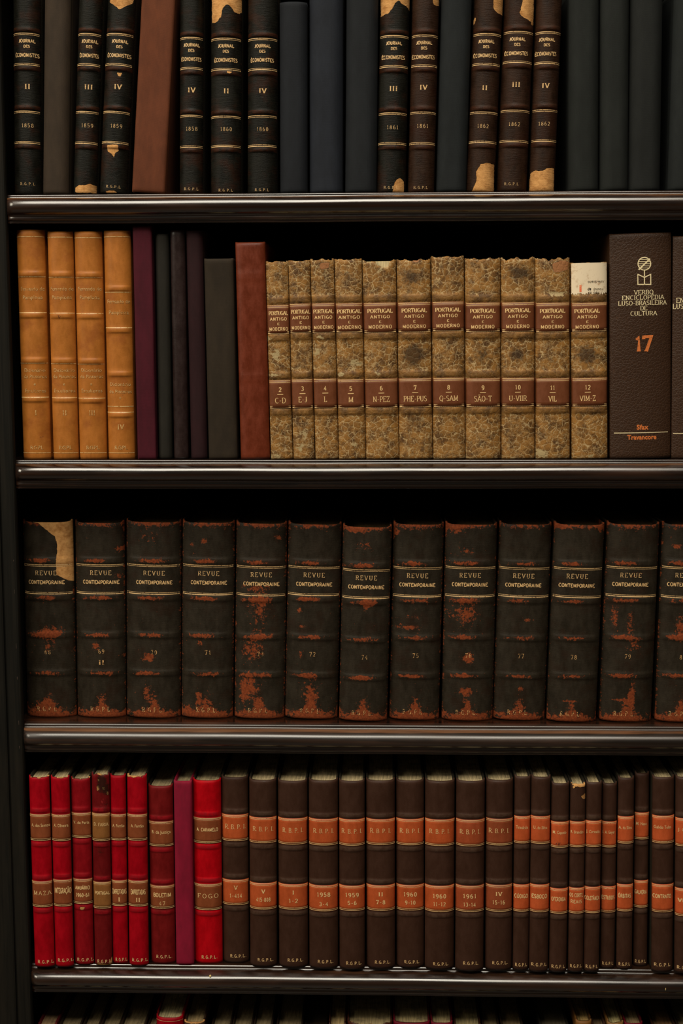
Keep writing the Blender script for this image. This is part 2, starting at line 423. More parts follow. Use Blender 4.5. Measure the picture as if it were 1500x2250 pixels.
_font_cache = {}
def font_text(s, bold=0.0):
    key = (s, bold)
    if key in _font_cache: return _font_cache[key]
    cu = bpy.data.curves.new('t', 'FONT'); cu.body = s; cu.size = 1.0; cu.offset = bold; cu.resolution_u = 3
    cu.space_character = 1.06
    o = bpy.data.objects.new('t', cu)
    me = o.to_mesh()
    V = np.array([(v.co.x, v.co.y) for v in me.vertices]); F = [tuple(p.vertices) for p in me.polygons]
    o.to_mesh_clear(); bpy.data.objects.remove(o); bpy.data.curves.remove(cu)
    V[:, 0] -= V[:, 0].min()
    cap = .73 if any(c.isupper() or c.isdigit() for c in s) else .55
    V = V/cap
    r = (V, F, V[:, 0].max()); _font_cache[key] = r
    return r

def T(s, x, y, h, w=None, st='S', rot=0): return (s, x, y, h, w, st, rot)

# ------------------------------------------------------------------ the bookcase
ZY = [423.0, 1010.0, 1593.0, 2123.5]
ZS = [float(on_y(750, y, 0.0)[2]) for y in ZY]
Z0 = ZS[0]+.335; Z5 = ZS[3]-.325
ZALL = [Z0]+ZS+[Z5]
XL = float(on_y(36, 1030, 0.0)[0]); XR = float(on_y(1636, 1003, 0.0)[0])
DEPTH = .29
case = bpy.data.objects.new('bookcase', None); col.objects.link(case); case.location = (0, 0, 0)
case['label'] = 'tall dark wooden bookcase with moulded shelf edges holding all the books'; case['category'] = 'bookcase'

PROF = [(.010, 0), (.0016, 0), (.0002, -.0004), (-.0007, -.0014), (-.0009, -.0034), (-.0022, -.0046), (-.0036, -.0041), (-.0080, -.0046), (-.0122, -.0059), (-.0163, -.0080),
        (-.0188, -.0115), (-.0195, -.0155), (-.0183, -.0195), (-.0152, -.0228), (-.0118, -.0248), (-.0107, -.0264), (-.0109, -.0282), (-.0106, -.0302),
        (-.0090, -.0310), (-.0082, -.0314), (-.0080, -.0325), (-.0079, -.0336), (-.0074, -.0340), (-.0060, -.0341), (.010, -.0341)]
def resample(pr, n=3):
    out = []
    for i in range(len(pr)-1):
        p0 = pr[max(i-1, 0)]; p1 = pr[i]; p2 = pr[i+1]; p3 = pr[min(i+2, len(pr)-1)]
        for k in range(n):
            t = k/n
            out.append(tuple(.5*((2*p1[j])+(-p0[j]+p2[j])*t+(2*p0[j]-5*p1[j]+4*p2[j]-p3[j])*t*t+(-p0[j]+3*p1[j]-3*p2[j]+p3[j])*t**3) for j in (0, 1)))
    out.append(pr[-1]); return out
for z in ZALL:
    V, F = box_mesh([(XL-.012, XR+.012, .0101, DEPTH, z-.03, z)])
    sh = mesh_obj('shelf', V, F, MAT['wood'], case, smooth=False)
    pr = resample(PROF)
    r = .011
    ds = [0, .0004, .0012, .0025, .0045, .007, .011]
    xs = [(XL+d, math.sqrt(max(0, 1-(1-d/r)**2))) for d in ds]
    n = 40
    for i in range(1, n): xs.append((XL+r+(XR-XL-2*r)*i/n, 1.0))
    xs += [(XR-d, math.sqrt(max(0, 1-(1-d/r)**2))) for d in reversed(ds)]
    V = []; F = []
    rs = random.Random(int(z*1000))
    for i, (x, s) in enumerate(xs):
        wob = .00025*math.sin(x*9+z*5)+.00015*math.sin(x*31+z)
        for (py_, pz) in pr:
            V.append((x, (py_ if py_ > -.0036 else -.0036+(py_+.0036)*s), z+pz+wob*(1 if pz < -.003 else 0)))
    m = len(pr)
    for i in range(len(xs)-1):
        for j in range(m-1):
            F.append((i*m+j, (i+1)*m+j, (i+1)*m+j+1, i*m+j+1))
    F.append(tuple(range(m))); F.append(tuple(range(len(V)-1, len(V)-m-1, -1)))
    ws = {0: .5, 1: .95, 2: .55, 3: .8, 4: .2, 5: .2}[ZALL.index(z)]
    wr = [ws*math.exp(-((v[2]-z+.0050)/.0016)**2)*(1 if v[1] > -.0150 else .3)*(1 if v[1] < -.003 else 0)+(.25*ws if v[0] > .30 and v[2]-z > -.010 and ws > .9 else 0) for v in V]
    mo = mesh_obj('shelf_moulding', V, F, MAT['wood_scuffed' if ZALL.index(z) == 3 else 'wood'], sh, attrs={'wear': wr})
# uprights
for sx, xe in ((-1, XL), (1, XR)):
    V, F = box_mesh([(min(xe+sx*.010, xe+sx*.028), max(xe+sx*.010, xe+sx*.028), -.0005, DEPTH, .08, Z0+.2)])
    mesh_obj('side_panel', V, F, MAT['wood_in'], case, smooth=False)
    pr = [(.0095, 0), (0, -.0006), (0, -.0075), (.0012, -.0095), (.0035, -.0102), (.0155, -.0102), (.0168, -.0095), (.0172, -.0060), (.0190, -.0060), (.0196, -.0092), (.0215, -.0100),
          (.0550, -.0100), (.0700, -.0100), (.0715, -.0085), (.0720, 0)]
    V = []; F = []
    zz = [.0, .3, .6, .9, 1.2, 1.5, Z0+.2]
    for z in zz:
        for (px_, py_) in pr: V.append((xe+sx*px_, py_-.0006, z))
    m = len(pr)
    for i in range(len(zz)-1):
        for j in range(m-1):
            q = (i*m+j, i*m+j+1, (i+1)*m+j+1, (i+1)*m+j)
            F.append(q if sx < 0 else q[::-1])
    F.append(tuple(range(m))); F.append(tuple(range(len(V)-m, len(V)))[::-1])
    mesh_obj('stile', V, F, MAT['wood_stile'], case, smooth=False)
V, F = box_mesh([(XL-.02, XR+.02, DEPTH, DEPTH+.012, .08, Z0+.2)])
mesh_obj('back_panel', V, F, MAT['wood_in'], case, smooth=False)
V, F = box_mesh([(XL-.075, XR+.075, -.012, DEPTH+.012, Z0+.2, Z0+.26)])
mesh_obj('cornice', V, F, MAT['wood_stile'], case, smooth=False)
V, F = box_mesh([(XL-.0, XR+.0, .0, DEPTH, .0, .08)])
mesh_obj('plinth', V, F, MAT['wood_stile'], case, smooth=False)
# small chips on the moulding of the second lowest shelf
for (cx, cy, a, b_) in ((461.5, 2146, .0013, .0021), (1462, 2174, .0007, .0027)):
    Y = -.0178 if cy < 2160 else -.0200
    p = on_y(cx, cy, Y)
    rs = random.Random(int(cx)); V = [(p[0], Y-.0006, p[2])]; F = []
    for i in range(9):
        t = i/9*2*math.pi; k = rs.uniform(.7, 1.15)
        V.append((p[0]+a*k*math.cos(t), Y+.0012, p[2]+b_*k*math.sin(t)))
    F = [(0, 1+i, 1+(i+1) % 9) for i in range(9)]
    mesh_obj('chip', V, [f[::-1] for f in F], MAT['chip'], case)

MAT['dull_chip'] = mk_plain('rubbed_dark_wood', (.05, .028, .018, 1), .7, 300)
for (cx, cy, a, b_) in ((36.5, 1232, .0008, .0022), (40, 1300, .0005, .0045), (44.5, 1420, .0005, .006), (46.8, 1490, .0007, .0040), (50, 1588, .0006, .0060), (51.5, 1642, .0010, .0035)):
    Y = -.0109
    p = on_y(cx, cy, Y); px0 = min(float(p[0]), XL-.0042)
    rs = random.Random(int(cx*10)); V = [(px0, Y-.0003, p[2])]; F = []
    for i in range(10):
        t = i/10*2*math.pi; k = rs.uniform(.6, 1.2)
        V.append((px0+a*k*math.cos(t), Y+.0004, p[2]+b_*k*math.sin(t)))
    F = [(0, 1+i, 1+(i+1) % 10)[::-1] for i in range(10)]
    mesh_obj('chip', V, F, MAT['dull_chip'], case)

# room
def structure(name, boxes, m):
    V, F = box_mesh(boxes); o = mesh_obj(name, V, F, m, smooth=False); o['kind'] = 'structure'; return o
structure('floor', [(-3, 3, -5, .32, -.05, 0)], MAT['floor'])
structure('wall_back', [(-3, 3, .32, .4, 0, 4.6)], MAT['wall'])

# ------------------------------------------------------------------ book builder
def sdf_poly(px_, py_, poly):
    """signed distance, positive inside"""
    P = np.array(poly, float); n = len(P)
    d = np.full(px_.shape, 1e9); inside = np.zeros(px_.shape, bool)
    for i in range(n):
        a = P[i]; b = P[(i+1) % n]; e = b-a
        wx = px_-a[0]; wy = py_-a[1]
        t = np.clip((wx*e[0]+wy*e[1])/(e@e+1e-12), 0, 1)
        d = np.minimum(d, np.hypot(wx-e[0]*t, wy-e[1]*t))
        c = ((a[1] > py_) != (b[1] > py_)) & (px_ < (b[0]-a[0])*(py_-a[1])/((b[1]-a[1]) if abs(b[1]-a[1]) > 1e-12 else 1e-12)+a[0])
        inside ^= c
    return np.where(inside, d, -d)

class Book: pass
ROWZ = {1: ZS[0], 2: ZS[1], 3: ZS[2], 4: ZS[3], 5: Z5}
YFRONT = {1: .004, 2: .001}
BOOKS = []
def B(row, x0t, x1t, yt, x0b, x1b, yb, mat, color, label, **o):
    b = Book(); b.row = row; b.px = (x0t, x1t, yt, x0b, x1b, yb); b.mat = mat; b.color = color; b.label = label; b.o = o
    z = ROWZ[row]
    mx = (x0b+x1b)/2
    wpx = ((x1t-x0t)+(x1b-x0b))/2
    bulge = o.get('bulge', .27)*wpx/1850
    if row in YFRONT: yf = YFRONT[row]+o.get('dy', 0)
    elif row == 5: yf = .006+o.get('dy', 0)
    else:
        yf = float(on_z(mx, yb, z)[1])
    ys = yf+bulge
    if row == 5:
        zt = float(on_y((x0t+x1t)/2, yt, yf)[2]); L = on_y(x0t, yt, ys)[0]; Rr = on_y(x1t, yt, ys)[0]
        wd = Rr-L; cxb = cxt = (L+Rr)/2
    else:
        lt = on_y(x0t, yt, ys)[0]; rt = on_y(x1t, yt, ys)[0]; lb = on_y(x0b, yb, ys)[0]; rb = on_y(x1b, yb, ys)[0]
        wd = ((rt-lt)+(rb-lb))/2; cxt = (lt+rt)/2; cxb = (lb+rb)/2
        zt = float(on_y((x0t+x1t)/2, yt, yf)[2])
        if yt < 5: zt = float(on_y((x0t+x1t)/2, yt, yf)[2])
    lean = math.atan2(cxt-cxb, zt-z)
    b.w = float(wd); b.ys = float(ys); b.lean = float(lean); b.cx = float(cxb); b.z = z; b.b = bulge
    b.h = float((zt-z)/math.cos(lean)-b.w/2*abs(math.sin(lean))*0)
    b.depth = o.get('depth', .165)
    BOOKS.append(b)

def finish(b, root_loc):
    pass

def build(b, idx):
    o = b.o; hw = b.w/2; bl = b.b
    root = bpy.data.objects.new(b.o.get('name', 'book'), None); col.objects.link(root)
    root.empty_display_size = .02
    lz = abs(math.sin(b.lean))*hw
    root.location = (b.cx, b.ys, b.z+lz+.0003); root.rotation_euler = (0, b.lean, 0)
    root['label'] = b.label; root['category'] = 'book'
    if o.get('group'): root['group'] = o['group']
    cl, sl = math.cos(b.lean), math.sin(b.lean)
    P, Q = o.get('shape', (2.3, .62))
    seed = idx*3.17
    rng = random.Random(idx*7+1)
    def loc(px_, py_):
        p = on_y(px_, py_, b.ys-bl*.93)
        dx = p[0]-b.cx; dz = p[2]-root.location[2]
        return dx*cl-dz*sl, dx*sl+dz*cl
    mid = lambda y: loc(*midpx(y))
    x0t, x1t, yt, x0b, x1b, yb = b.px
    def midpx(y):
        t = (y-yt)/(yb-yt) if yb != yt else 0
        return ((x0t+x1t)/2*(1-t)+(x0b+x1b)/2*t, y)
    vv = lambda y: mid(y)[1]
    h = b.h
    bands = [vv(y) for y in o.get('bands', [])]
    bw = o.get('bw', .0028); bh = o.get('bh', .0012)
    def bandf(v):
        r = np.zeros_like(v)
        for c in bands: r = np.maximum(r, np.exp(-np.abs((v-c)/bw)**3.5))
        return r
    def sy(x, v):
        t = np.clip(np.abs(x)/hw, 0, 1)
        s = (1-t**P)
        y = -bl*np.power(np.maximum(s, 0), Q)
        y = y-bandf(v)*bh*(1-t**6)
        # settled, slightly uneven boards
        y = y-.0005*np.sin(v*37+seed)*(1-t**4)
        return y
    th = min(.0024, hw*.28)
    D = b.depth
    # ---- outer path
    NU = max(14, min(40, int(b.w/.0014)))
    ths = np.linspace(-math.pi/2, math.pi/2, NU+1)
    xsn = hw*np.sin(ths)
    if o.get('flat'): xsn = np.linspace(-hw, hw, NU+1)
    left = [(-hw, D), (-hw, D*.5), (-hw, .012), (-hw, .0075), (-hw+min(.0012, hw*.1), .0045), (-hw+.0001, .0016)]
    right = [(-x, y) for x, y in reversed(left)]
    npl = len(left)
    res = .0016 if b.mat in ('journal', 'revue', 'crackle') or o.get('torn') else .003
    vs = list(np.linspace(0, 1, max(20, int(h/res))))
    vs = [v*h for v in vs]
    for c in bands: vs += [c+d for d in (-.0045, -.0035, -.0028, -.002, -.001, 0, .001, .002, .0028, .0035, .0045)]
    vs = sorted(v for v in vs if 0 <= v <= h)
    vv2 = [vs[0]]
    for v in vs[1:]:
        if v-vv2[-1] > .0003: vv2.append(v)
    vv2[-1] = h; vs = np.array(vv2)
    dip = o.get('dip', .0006)
    rag = o.get('rag', 0.0)
    def topz(x, isspine):
        z = 0.0
        if isspine:
            t = abs(x)/hw; z -= dip*(1-t**8)
            if rag:
                z += rag*(.55*math.sin(x*310+seed*5)+.35*math.sin(x*730+seed*2)+.2*math.sin(x*1900+seed*3)-.5)
            for (cx_, w_, d_) in o.get('notch', []):
                nx = loc(cx_, yt)[0]
                z -= d_*max(0, min(1, (w_/1850-abs(x-nx))/.0012+.2*math.sin(x*4000)))
        return z
    path = [(x, y, 0) for x, y in left]+[(float(x), None, 1) for x in xsn]+[(x, y, 0) for x, y in right]
    n = len(path); nr = len(vs)
    X = np.zeros((nr, n)); Y = np.zeros((nr, n)); Z = np.zeros((nr, n))
    tz = [topz(p[0], p[2]) for p in path]
    for j, (x, y, s) in enumerate(path):
        zz = vs.copy()
        zz = np.where(vs > h*.9, h*.9+(vs-h*.9)*(h*.1+tz[j])/(h*.1), vs)
        # rounded tail and head of the spine
        X[:, j] = x; Z[:, j] = zz
        if s:
            yy = sy(np.full(nr, x), zz)
            e = np.minimum(vs, h-vs); yy = yy+.0011*np.exp(-(e/.0016)**1.5)
            Y[:, j] = yy
        else: Y[:, j] = y
    verts = np.stack([X.ravel(), Y.ravel(), Z.ravel()], 1)
    F = []
    for i in range(nr-1):
        for j in range(n-1):
            F.append((i*n+j, i*n+j+1, (i+1)*n+j+1, (i+1)*n+j))
    # inner shell
    inn = []
    for j, (x, y, s) in enumerate(path):
        xi = max(-(hw-th), min(hw-th, x))
        if s: yi = float(sy(np.array([x*.97]), np.array([h*.5]))[0])+th*.7+.0013
        else: yi = y
        if s: yi = max(yi, -bl+th*.7+.0013)
        inn.append((xi, yi))
    base = len(verts)
    tops = [(inn[j][0], inn[j][1], float(Z[-1, j])) for j in range(n)]
    bots = [(inn[j][0], inn[j][1], 0.0) for j in range(n)]
    verts = np.concatenate([verts, np.array(tops), np.array(bots)])
    for j in range(n-1):
        F.append(((nr-1)*n+j, (nr-1)*n+j+1, base+j+1, base+j))
        F.append((base+j, base+j+1, base+n+j+1, base+n+j))
        F.append((base+n+j, base+n+j+1, j+1, j))
    for j in (0, n-1):
        F.append((j, base+n+j, base+j, (nr-1)*n+j) if j else ((nr-1)*n, base, base+n, 0))
    F = [tuple(reversed(f)) if False else f for f in F]
    # attributes
    U = verts[:, 0].copy(); W = verts[:, 2].copy()
    onside = np.zeros(len(verts), bool)
    idxj = np.concatenate([np.tile(np.arange(n), nr), np.arange(n), np.arange(n)])
    sp = np.array([p[2] for p in path])[idxj] > 0
    upos = U+np.where(sp, 0, np.sign(U)*verts[:, 1])
    pos = np.stack([upos, W, np.full(len(verts), seed)], 1)
    t = np.clip(np.abs(U)/hw, 0, 1)
    wear = np.full(len(verts), o.get('wear0', 0.0))
    wear += o.get('edgewear', 0.0)*np.exp(-np.minimum(W, np.abs(h-W))/.004)
    wear += o.get('shoulder', 0.0)*np.where(sp, np.clip((t-.9)/.1, 0, 1), 0)
    wear = np.where(sp, wear, np.minimum(wear, .05))
    if o.get('bandwear'):
        bf = bandf(W); wear += o['bandwear']*bf*np.exp(-((U/hw-.05)/.45)**2)
    for (cx_, cy_, rx, ry, a) in o.get('spots', []):
        u0, v0 = loc(cx_, cy_)
        wear += a*np.exp(-(((U-u0)*1850/rx)**2+((W-v0)*1850/ry)**2))
    torn = np.full(len(verts), -1.0)
    for poly in o.get('torn', []):
        pl = [loc(*q) for q in poly]
        torn = np.maximum(torn, np.clip(sdf_poly(U, W, pl)/.0035, -1, 1))
    dirt = np.full(len(verts), -1.0)
    for (cx_, cy_, rx, ry, a) in o.get('dirt', []):
        u0, v0 = loc(cx_, cy_)
        dirt = np.maximum(dirt, a*np.exp(-(((U-u0)*1850/rx)**2+((W-v0)*1850/ry)**2)))
    torn = np.where(sp, torn, -1)
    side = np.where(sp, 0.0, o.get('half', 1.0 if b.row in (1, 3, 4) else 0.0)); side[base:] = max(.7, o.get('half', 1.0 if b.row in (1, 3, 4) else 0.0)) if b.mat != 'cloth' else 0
    mesh_obj('cover', verts, F, MAT[b.mat], root, attrs={'pos': pos, 'wear': wear, 'torn': torn, 'band': bandf(W)*np.where(sp, 1, 0), 'dirt': dirt, 'side': side}, color=toned(b.color, b.mat))
    # ---- page block
    ph = h-dip-o.get('pinset', .0035); pb = .003
    hwp = hw-th-.0002
    prof = []
    m_ = 10
    for i in range(m_+1):
        x = -hwp+2*hwp*i/m_
        tt = min(1, abs(x)/hwp)
        yi = -max(0.0, bl-th-.0012)*(max(0, 1-tt**P))**Q+.0015
        prof.append((x, yi))
    Db = D-.006
    V = []; F = []
    for z in (pb, ph):
        for p in prof: V.append((p[0], p[1], z))
        V.append((hwp, Db, z))
        for i in range(5):
            x = hwp-2*hwp*(i+1)/6; V.append((x, Db-.3*bl*(1-(x/hwp)**2), z))
        V.append((-hwp, Db, z))
    k = len(V)//2
    for i in range(k): F.append((i, (i+1) % k, k+(i+1) % k, k+i))
    F.append(tuple(range(k-1, -1, -1))); F.append(tuple(range(k, 2*k)))
    mesh_obj('page_block', V, F, MAT['pages'], root, smooth=False, color=o.get('pages', A(165, 146, 108)))

    # ---- things printed or glued on the spine
    def lift(u, v, off):
        y = float(sy(np.array([u]), np.array([v]))[0])
        y2 = float(sy(np.array([u+(.0004 if u < 0 else -.0004)]), np.array([v]))[0])
        sl = (y-y2)/.0004; nn = math.sqrt(1+sl*sl)
        return u+(1 if u > 0 else -1)*off*min(sl, 6)/nn, y-off/nn
    def strip(u0, u1, v0, v1, off, nu=16, nv=1, rag2=0):
        V = []; F = []
        us = np.linspace(u0, u1, nu+1)
        for i in range(nv+1):
            v = v0+(v1-v0)*i/nv
            for u in us:
                vr = v+(rag2*(math.sin(u*2100+seed)+.6*math.sin(u*5200+seed*2)) if i == 0 else 0)
                xx, yy = lift(float(u), float(vr), off)
                V.append((xx, yy, vr))
        for i in range(nv):
            for j in range(nu):
                F.append((i*(nu+1)+j, i*(nu+1)+j+1, (i+1)*(nu+1)+j+1, (i+1)*(nu+1)+j))
        return V, F
    def join(L):
        V = []; F = []
        for v, f in L:
            b_ = len(V); V += list(v); F += [tuple(q+b_ for q in ff) for ff in f]
        return V, F
    def posattr(V):
        a = np.array([(v[0], v[2], seed+1.3) for v in V]); return {'pos': a}
    ext = o.get('gext', .975)
    def gilt(ys_, off, gl=(.0006, .0003), gap=.0013, uw=None):
        L = []
        for item in ys_:
            y = item[0] if isinstance(item, tuple) else item
            flip = isinstance(item, tuple) and item[1]
            single = isinstance(item, tuple) and len(item) > 2
            v = vv(y)
            a = uw or hw*ext
            ta, tb = (gl if not flip else gl[::-1])
            if single: L.append(strip(-a, a, v-ta/2, v+ta/2, off)); continue
            L.append(join([strip(-a, a, v+gap/2-ta/2, v+gap/2+ta/2, off), strip(-a, a, v-gap/2-tb/2, v-gap/2+tb/2, off)]))
        return L
    def letters(texts, off):
        L = []
        for (s, cx_, cy_, ph_, pw, st, rot) in texts:
            if b.row == 1 and cy_ > 440: continue
            u0, v0 = loc(cx_, cy_)
            H = ph_*abs(loc(cx_, cy_-5)[1]-loc(cx_, cy_+5)[1])/10
            if st == 'S': V, F, wd = stroke_text(s)
            elif st == 'L': V, F, wd = stroke_text(s, tv=.13, th=.06, sp=.42)
            elif st == 'D': V, F, wd = stroke_text(s, tv=.26, th=.07, sp=.1)
            elif st == 'B': V, F, wd = stroke_text(s, serif=False, tv=.25, th=.2, sp=.2)
            elif st == 'W': V, F, wd = stroke_text(s, tv=.22, th=.15, sp=.32)
            elif st == 'H': V, F, wd = font_text(s, .035)
            else: V, F, wd = font_text(s, .008)
            if len(V) == 0: continue
            kx = H
            if pw: kx = pw/1850*(3125/(FPX))*1.0/wd*(abs(loc(cx_+5, cy_)[0]-loc(cx_-5, cy_)[0])/10*1850)
            du = (V[:, 0]-wd/2)*kx; dv = (V[:, 1]-.5)*H
            if rot: du, dv = -du, -dv
            uu = u0+du; v_ = v0+dv
            lim = hw*.985
            uu = np.clip(uu, -lim, lim)
            pp = [lift(float(a_), float(b_), off) for a_, b_ in zip(uu, v_)]
            L.append(([(p_[0], p_[1], float(b_)) for p_, b_ in zip(pp, v_)], F))
        return L
    for li, lab in enumerate(o.get('labels', [])):
        y0, y1, lcol, texts = lab[:4]
        v0, v1 = vv(y1), vv(y0)
        lx = hw*.99
        # glued leather label, with an edge
        V, F = strip(-lx, lx, v0, v1, .00035, 20, 6)
        V2, F2 = strip(-lx, lx, v0, v1, -.0004, 20, 6)
        nb = len(V); V += V2
        nu = 20; nv = 6
        for j in range(nu):
            F.append((nb+j, nb+j+1, j+1, j)); a = nv*(nu+1)
            F.append((a+j, a+j+1, nb+a+j+1, nb+a+j))
        for i in range(nv):
            F.append((i*(nu+1), (i+1)*(nu+1), nb+(i+1)*(nu+1), nb+i*(nu+1)))
            F.append((nb+i*(nu+1)+nu, nb+(i+1)*(nu+1)+nu, (i+1)*(nu+1)+nu, i*(nu+1)+nu))
        arr = np.array(V)
        lw = np.zeros(len(V))
        for (cx_, cy_, rx, ry, a) in o.get('lspots', []):
            u_, v_ = loc(cx_, cy_)
            lw += a*np.exp(-(((arr[:, 0]-u_)*1850/rx)**2+((arr[:, 2]-v_)*1850/ry)**2))
        at = posattr(V); at['wear'] = lw; at['torn'] = np.full(len(V), -1.0); at['band'] = np.zeros(len(V))
        lo = mesh_obj('title_label' if li == 0 else 'volume_label', V, F, MAT['patch'], root, attrs=at, color=toned(lcol, 'patch'))
        gm = MAT[o.get('goldmat', 'gold_label')]
        ins = o.get('lins', 3.2)
        for V, F in gilt([(y0+ins, False), (y1-ins, True)], .00055, uw=lx*(.93 if b.mat == 'crackle' else .97), gl=o.get('gl', (.0007, .0004)), gap=o.get('gap', .0015)):
            mesh_obj('gilt_line', V, F, gm, lo, attrs=posattr(V), smooth=True)
        for r in letters(texts, .0006): mesh_obj('lettering', r[0], r[1], gm, lo, attrs=posattr(r[0]), smooth=False)
    if o.get('gilt'):
        for V, F in gilt(o['gilt'], .00022, gl=o.get('gl', (.0006, .0003)), gap=o.get('gap', .0013)):
            mesh_obj('gilt_line', V, F, MAT[o.get('goldmat', 'gold')], root, attrs=posattr(V))
    for r in letters(o.get('texts', []), .00025): mesh_obj('lettering', r[0], r[1], MAT[o.get('textmat', 'gold')], root, attrs=posattr(r[0]), smooth=False)
    for r in letters(o.get('texts2', []), .00025): mesh_obj('volume_number' if b.mat != 'pebble' else 'lettering', r[0], r[1], MAT[o.get('textmat2', 'gold')], root, attrs=posattr(r[0]), smooth=False)
    if o.get('emblem'):
        ecx, ecy, er = o['emblem']
        V = []; F = []
        def S(pts, t=2.2):
            ribbon([(p[0], p[1]) for p in pts], t, t, V, F)
        S([(ecx+er*math.cos(a), ecy+er*math.sin(a)) for a in np.linspace(0, 2*math.pi, 29)])
        for k2 in (-.66, -.33, 0, .33, .66):
            q = math.sqrt(1-k2*k2)*er
            S([(ecx-q, ecy+k2*er), (ecx+q, ecy+k2*er)], 1.1)
        S([(ecx-er*.9, ecy+er*.95), (ecx+er*.9, ecy-er*.8)], 3.0)
        S([(ecx, ecy+er), (ecx, ecy+er*2.0)])
        S([(ecx, ecy+er*2.15), (ecx-er*1.03, ecy+er*1.66), (ecx-er*1.03, ecy+er*3.25), (ecx+er*1.0, ecy+er*3.25), (ecx+er*1.0, ecy+er*1.66), (ecx, ecy+er*2.15), (ecx, ecy+er*3.25)])
        V3 = []
        for p in V:
            u, v = loc(p[0], p[1]); V3.append((u, float(sy(np.array([u]), np.array([v]))[0])-.0002, v))
        mesh_obj('emblem', V3, [f[::-1] for f in F], MAT['white_foil'], root, attrs=posattr(V3), smooth=False)
    if o.get('rule'):
        rx0, rx1, ry_ = o['rule']
        u0, v0 = loc(rx0, ry_); u1, v1 = loc(rx1, ry_)
        V, F = strip(u0, u1, v0-.0004, v0+.0004, .0002)
        mesh_obj('rule_line', V, F, MAT['white_foil'], root, attrs=posattr(V))
    if o.get('lining'):
        ya, yb2 = o['lining']
        V, F = strip(-hw*.96, hw*.96, vv(yb2), vv(ya), .0003, 30, 8, rag2=.0012)
        lo = mesh_obj('paper_lining', V, F, MAT['paper'], root, attrs=posattr(V))
        lo['label'] = 'exposed white paper with faint print'
        r = letters([T('APA-50600', 1309, 619, 5, 36, 'N', 1), T('mousup', 1314, 636, 5, 22, 'N', 1), T('ap', 1294, 636, 5, 8, 'H', 1), T('senobros', 1308, 643, 4.5, 32, 'N', 1)], .0005)
        r = join(r)
        mesh_obj('print', r[0], r[1], MAT['ink'], lo, attrs=posattr(r[0]), smooth=False)
        u0, v0 = loc(1275, 634)
        V, F = strip(u0-.0012, u0+.0012, v0-.004, v0+.0042, .0005, 2, 1)
        mesh_obj('red_stamp', V, F, MAT['red_ink'], lo, attrs=posattr(V))
    return root

# ------------------------------------------------------------------ the books, shelf by shelf
DJ = A(28, 26, 20); DJR = A(54, 33, 21)
def journal(xt0, xt1, yt, xb0, xb1, yb, g1, vol, yvol, year, yyear, rg, yrg, label, tx=0, color=DJ, g=None, b=None, text=(13, 25, 45), **o):
    """g: four pairs of gilt lines, g1 the first; all heights in photo pixels at the middle of the spine"""
    g = g or [g1, g1+66, g1+171, g1+238]
    cxm = lambda y: (xt0+xt1)/2+((xb0+xb1)/2-(xt0+xt1)/2)*(y-yt)/(yb-yt)+tx
    wpx = xb1-xb0
    tl = [T('JOURNAL', cxm(g[0]+text[0])-1, g[0]+text[0]+2, 7, 34, 'B'), T('DES', cxm(g[0]+text[1])-1, g[0]+text[1]+2, 5.5, 13, 'B'), T('ÉCONOMISTES', cxm(g[0]+text[2])-2, g[0]+text[2]+1, 7.5, min(wpx-8, 50), 'B'),
          T(rg, cxm(yrg)-1, yrg, 5.5, 30, 'L')]
    t2 = [T(vol, cxm(yvol), yvol, 10.5, {1: 4, 2: 10, 3: 16}.get(len(vol), 12) if 'V' not in vol else 15, 'W'), T(year, cxm(yyear), yyear, 8, 24, 'L')]
    B(1, xt0, xt1, yt, xb0, xb1, yb, 'journal', color, label, group='worn black leather journal volumes on the top shelf', bands=[g[0]-10, g[1]+9, g[2]-10, g[3]+9],
      gilt=[(g[0], False), (g[1], True), (g[2], False), (g[3], True)], texts=tl, texts2=t2, bulge=.42, bh=.0016, bw=.0026, wear0=o.pop('wear0', -.12),
      shoulder=.5, goldmat='gold', textmat='gold', textmat2='gold', gl=(.0008, .0005), gap=.0017, gext=.96, name='leather_book', pages=A(120, 100, 70), **o)
J = 'black leather journal volume marked '
journal(29, 89, -22, 33, 90, 421, 75, 'II', 190, '1858', 276, 'R.G.P.L', 404, J+'II 1858, first book on the top shelf')
CL = dict(bulge=.3, name='cloth_book', shape=(3.0, .7), pages=A(110, 98, 70))
B(1, 98, 158, -30, 96, 150, 421, 'cloth', A(56, 46, 35), 'plain grey-olive cloth book between journal volumes II 1858 and III 1859', **CL)
journal(174, 228, -22, 163, 211, 422, 76, 'III', 191, '1859', 276, 'RGPL', 500, J+'III 1859 with a tan tear at its foot', torn=[[(163, 423), (164, 412), (172, 406), (186, 407), (196, 404), (209, 407), (209, 424)]])
journal(239, 299, -22, 219, 279, 422, 76, 'IV', 191, '1859', 277, 'R.G.P.L', 410, J+'IV 1859 with a tan shield-shaped tear low down', g=[76, 142, 247, 313],
        torn=[[(240, -25), (240, 4), (252, 12), (262, 22), (275, 14), (290, 5), (297, -25)], [(235, 318), (259, 318), (260, 332), (253, 336), (250, 346), (246, 338), (236, 333)], [(228, 424), (236, 419), (252, 419), (258, 424)], [(257, 160), (268, 160), (266, 168), (260, 168)]])
B(1, 314, 386, -30, 289, 363, 421, 'cloth', A(100, 55, 32), 'wide plain russet brown cloth book leaning right on the top shelf', bulge=.07, name='cloth_book', shape=(6, .6), flat=1)
journal(396, 447, -22, 395, 446, 422, 84, 'IV', 198, '1858', 283, 'R.G.P.L', 415, J+'IV 1858, right of the russet cloth book')
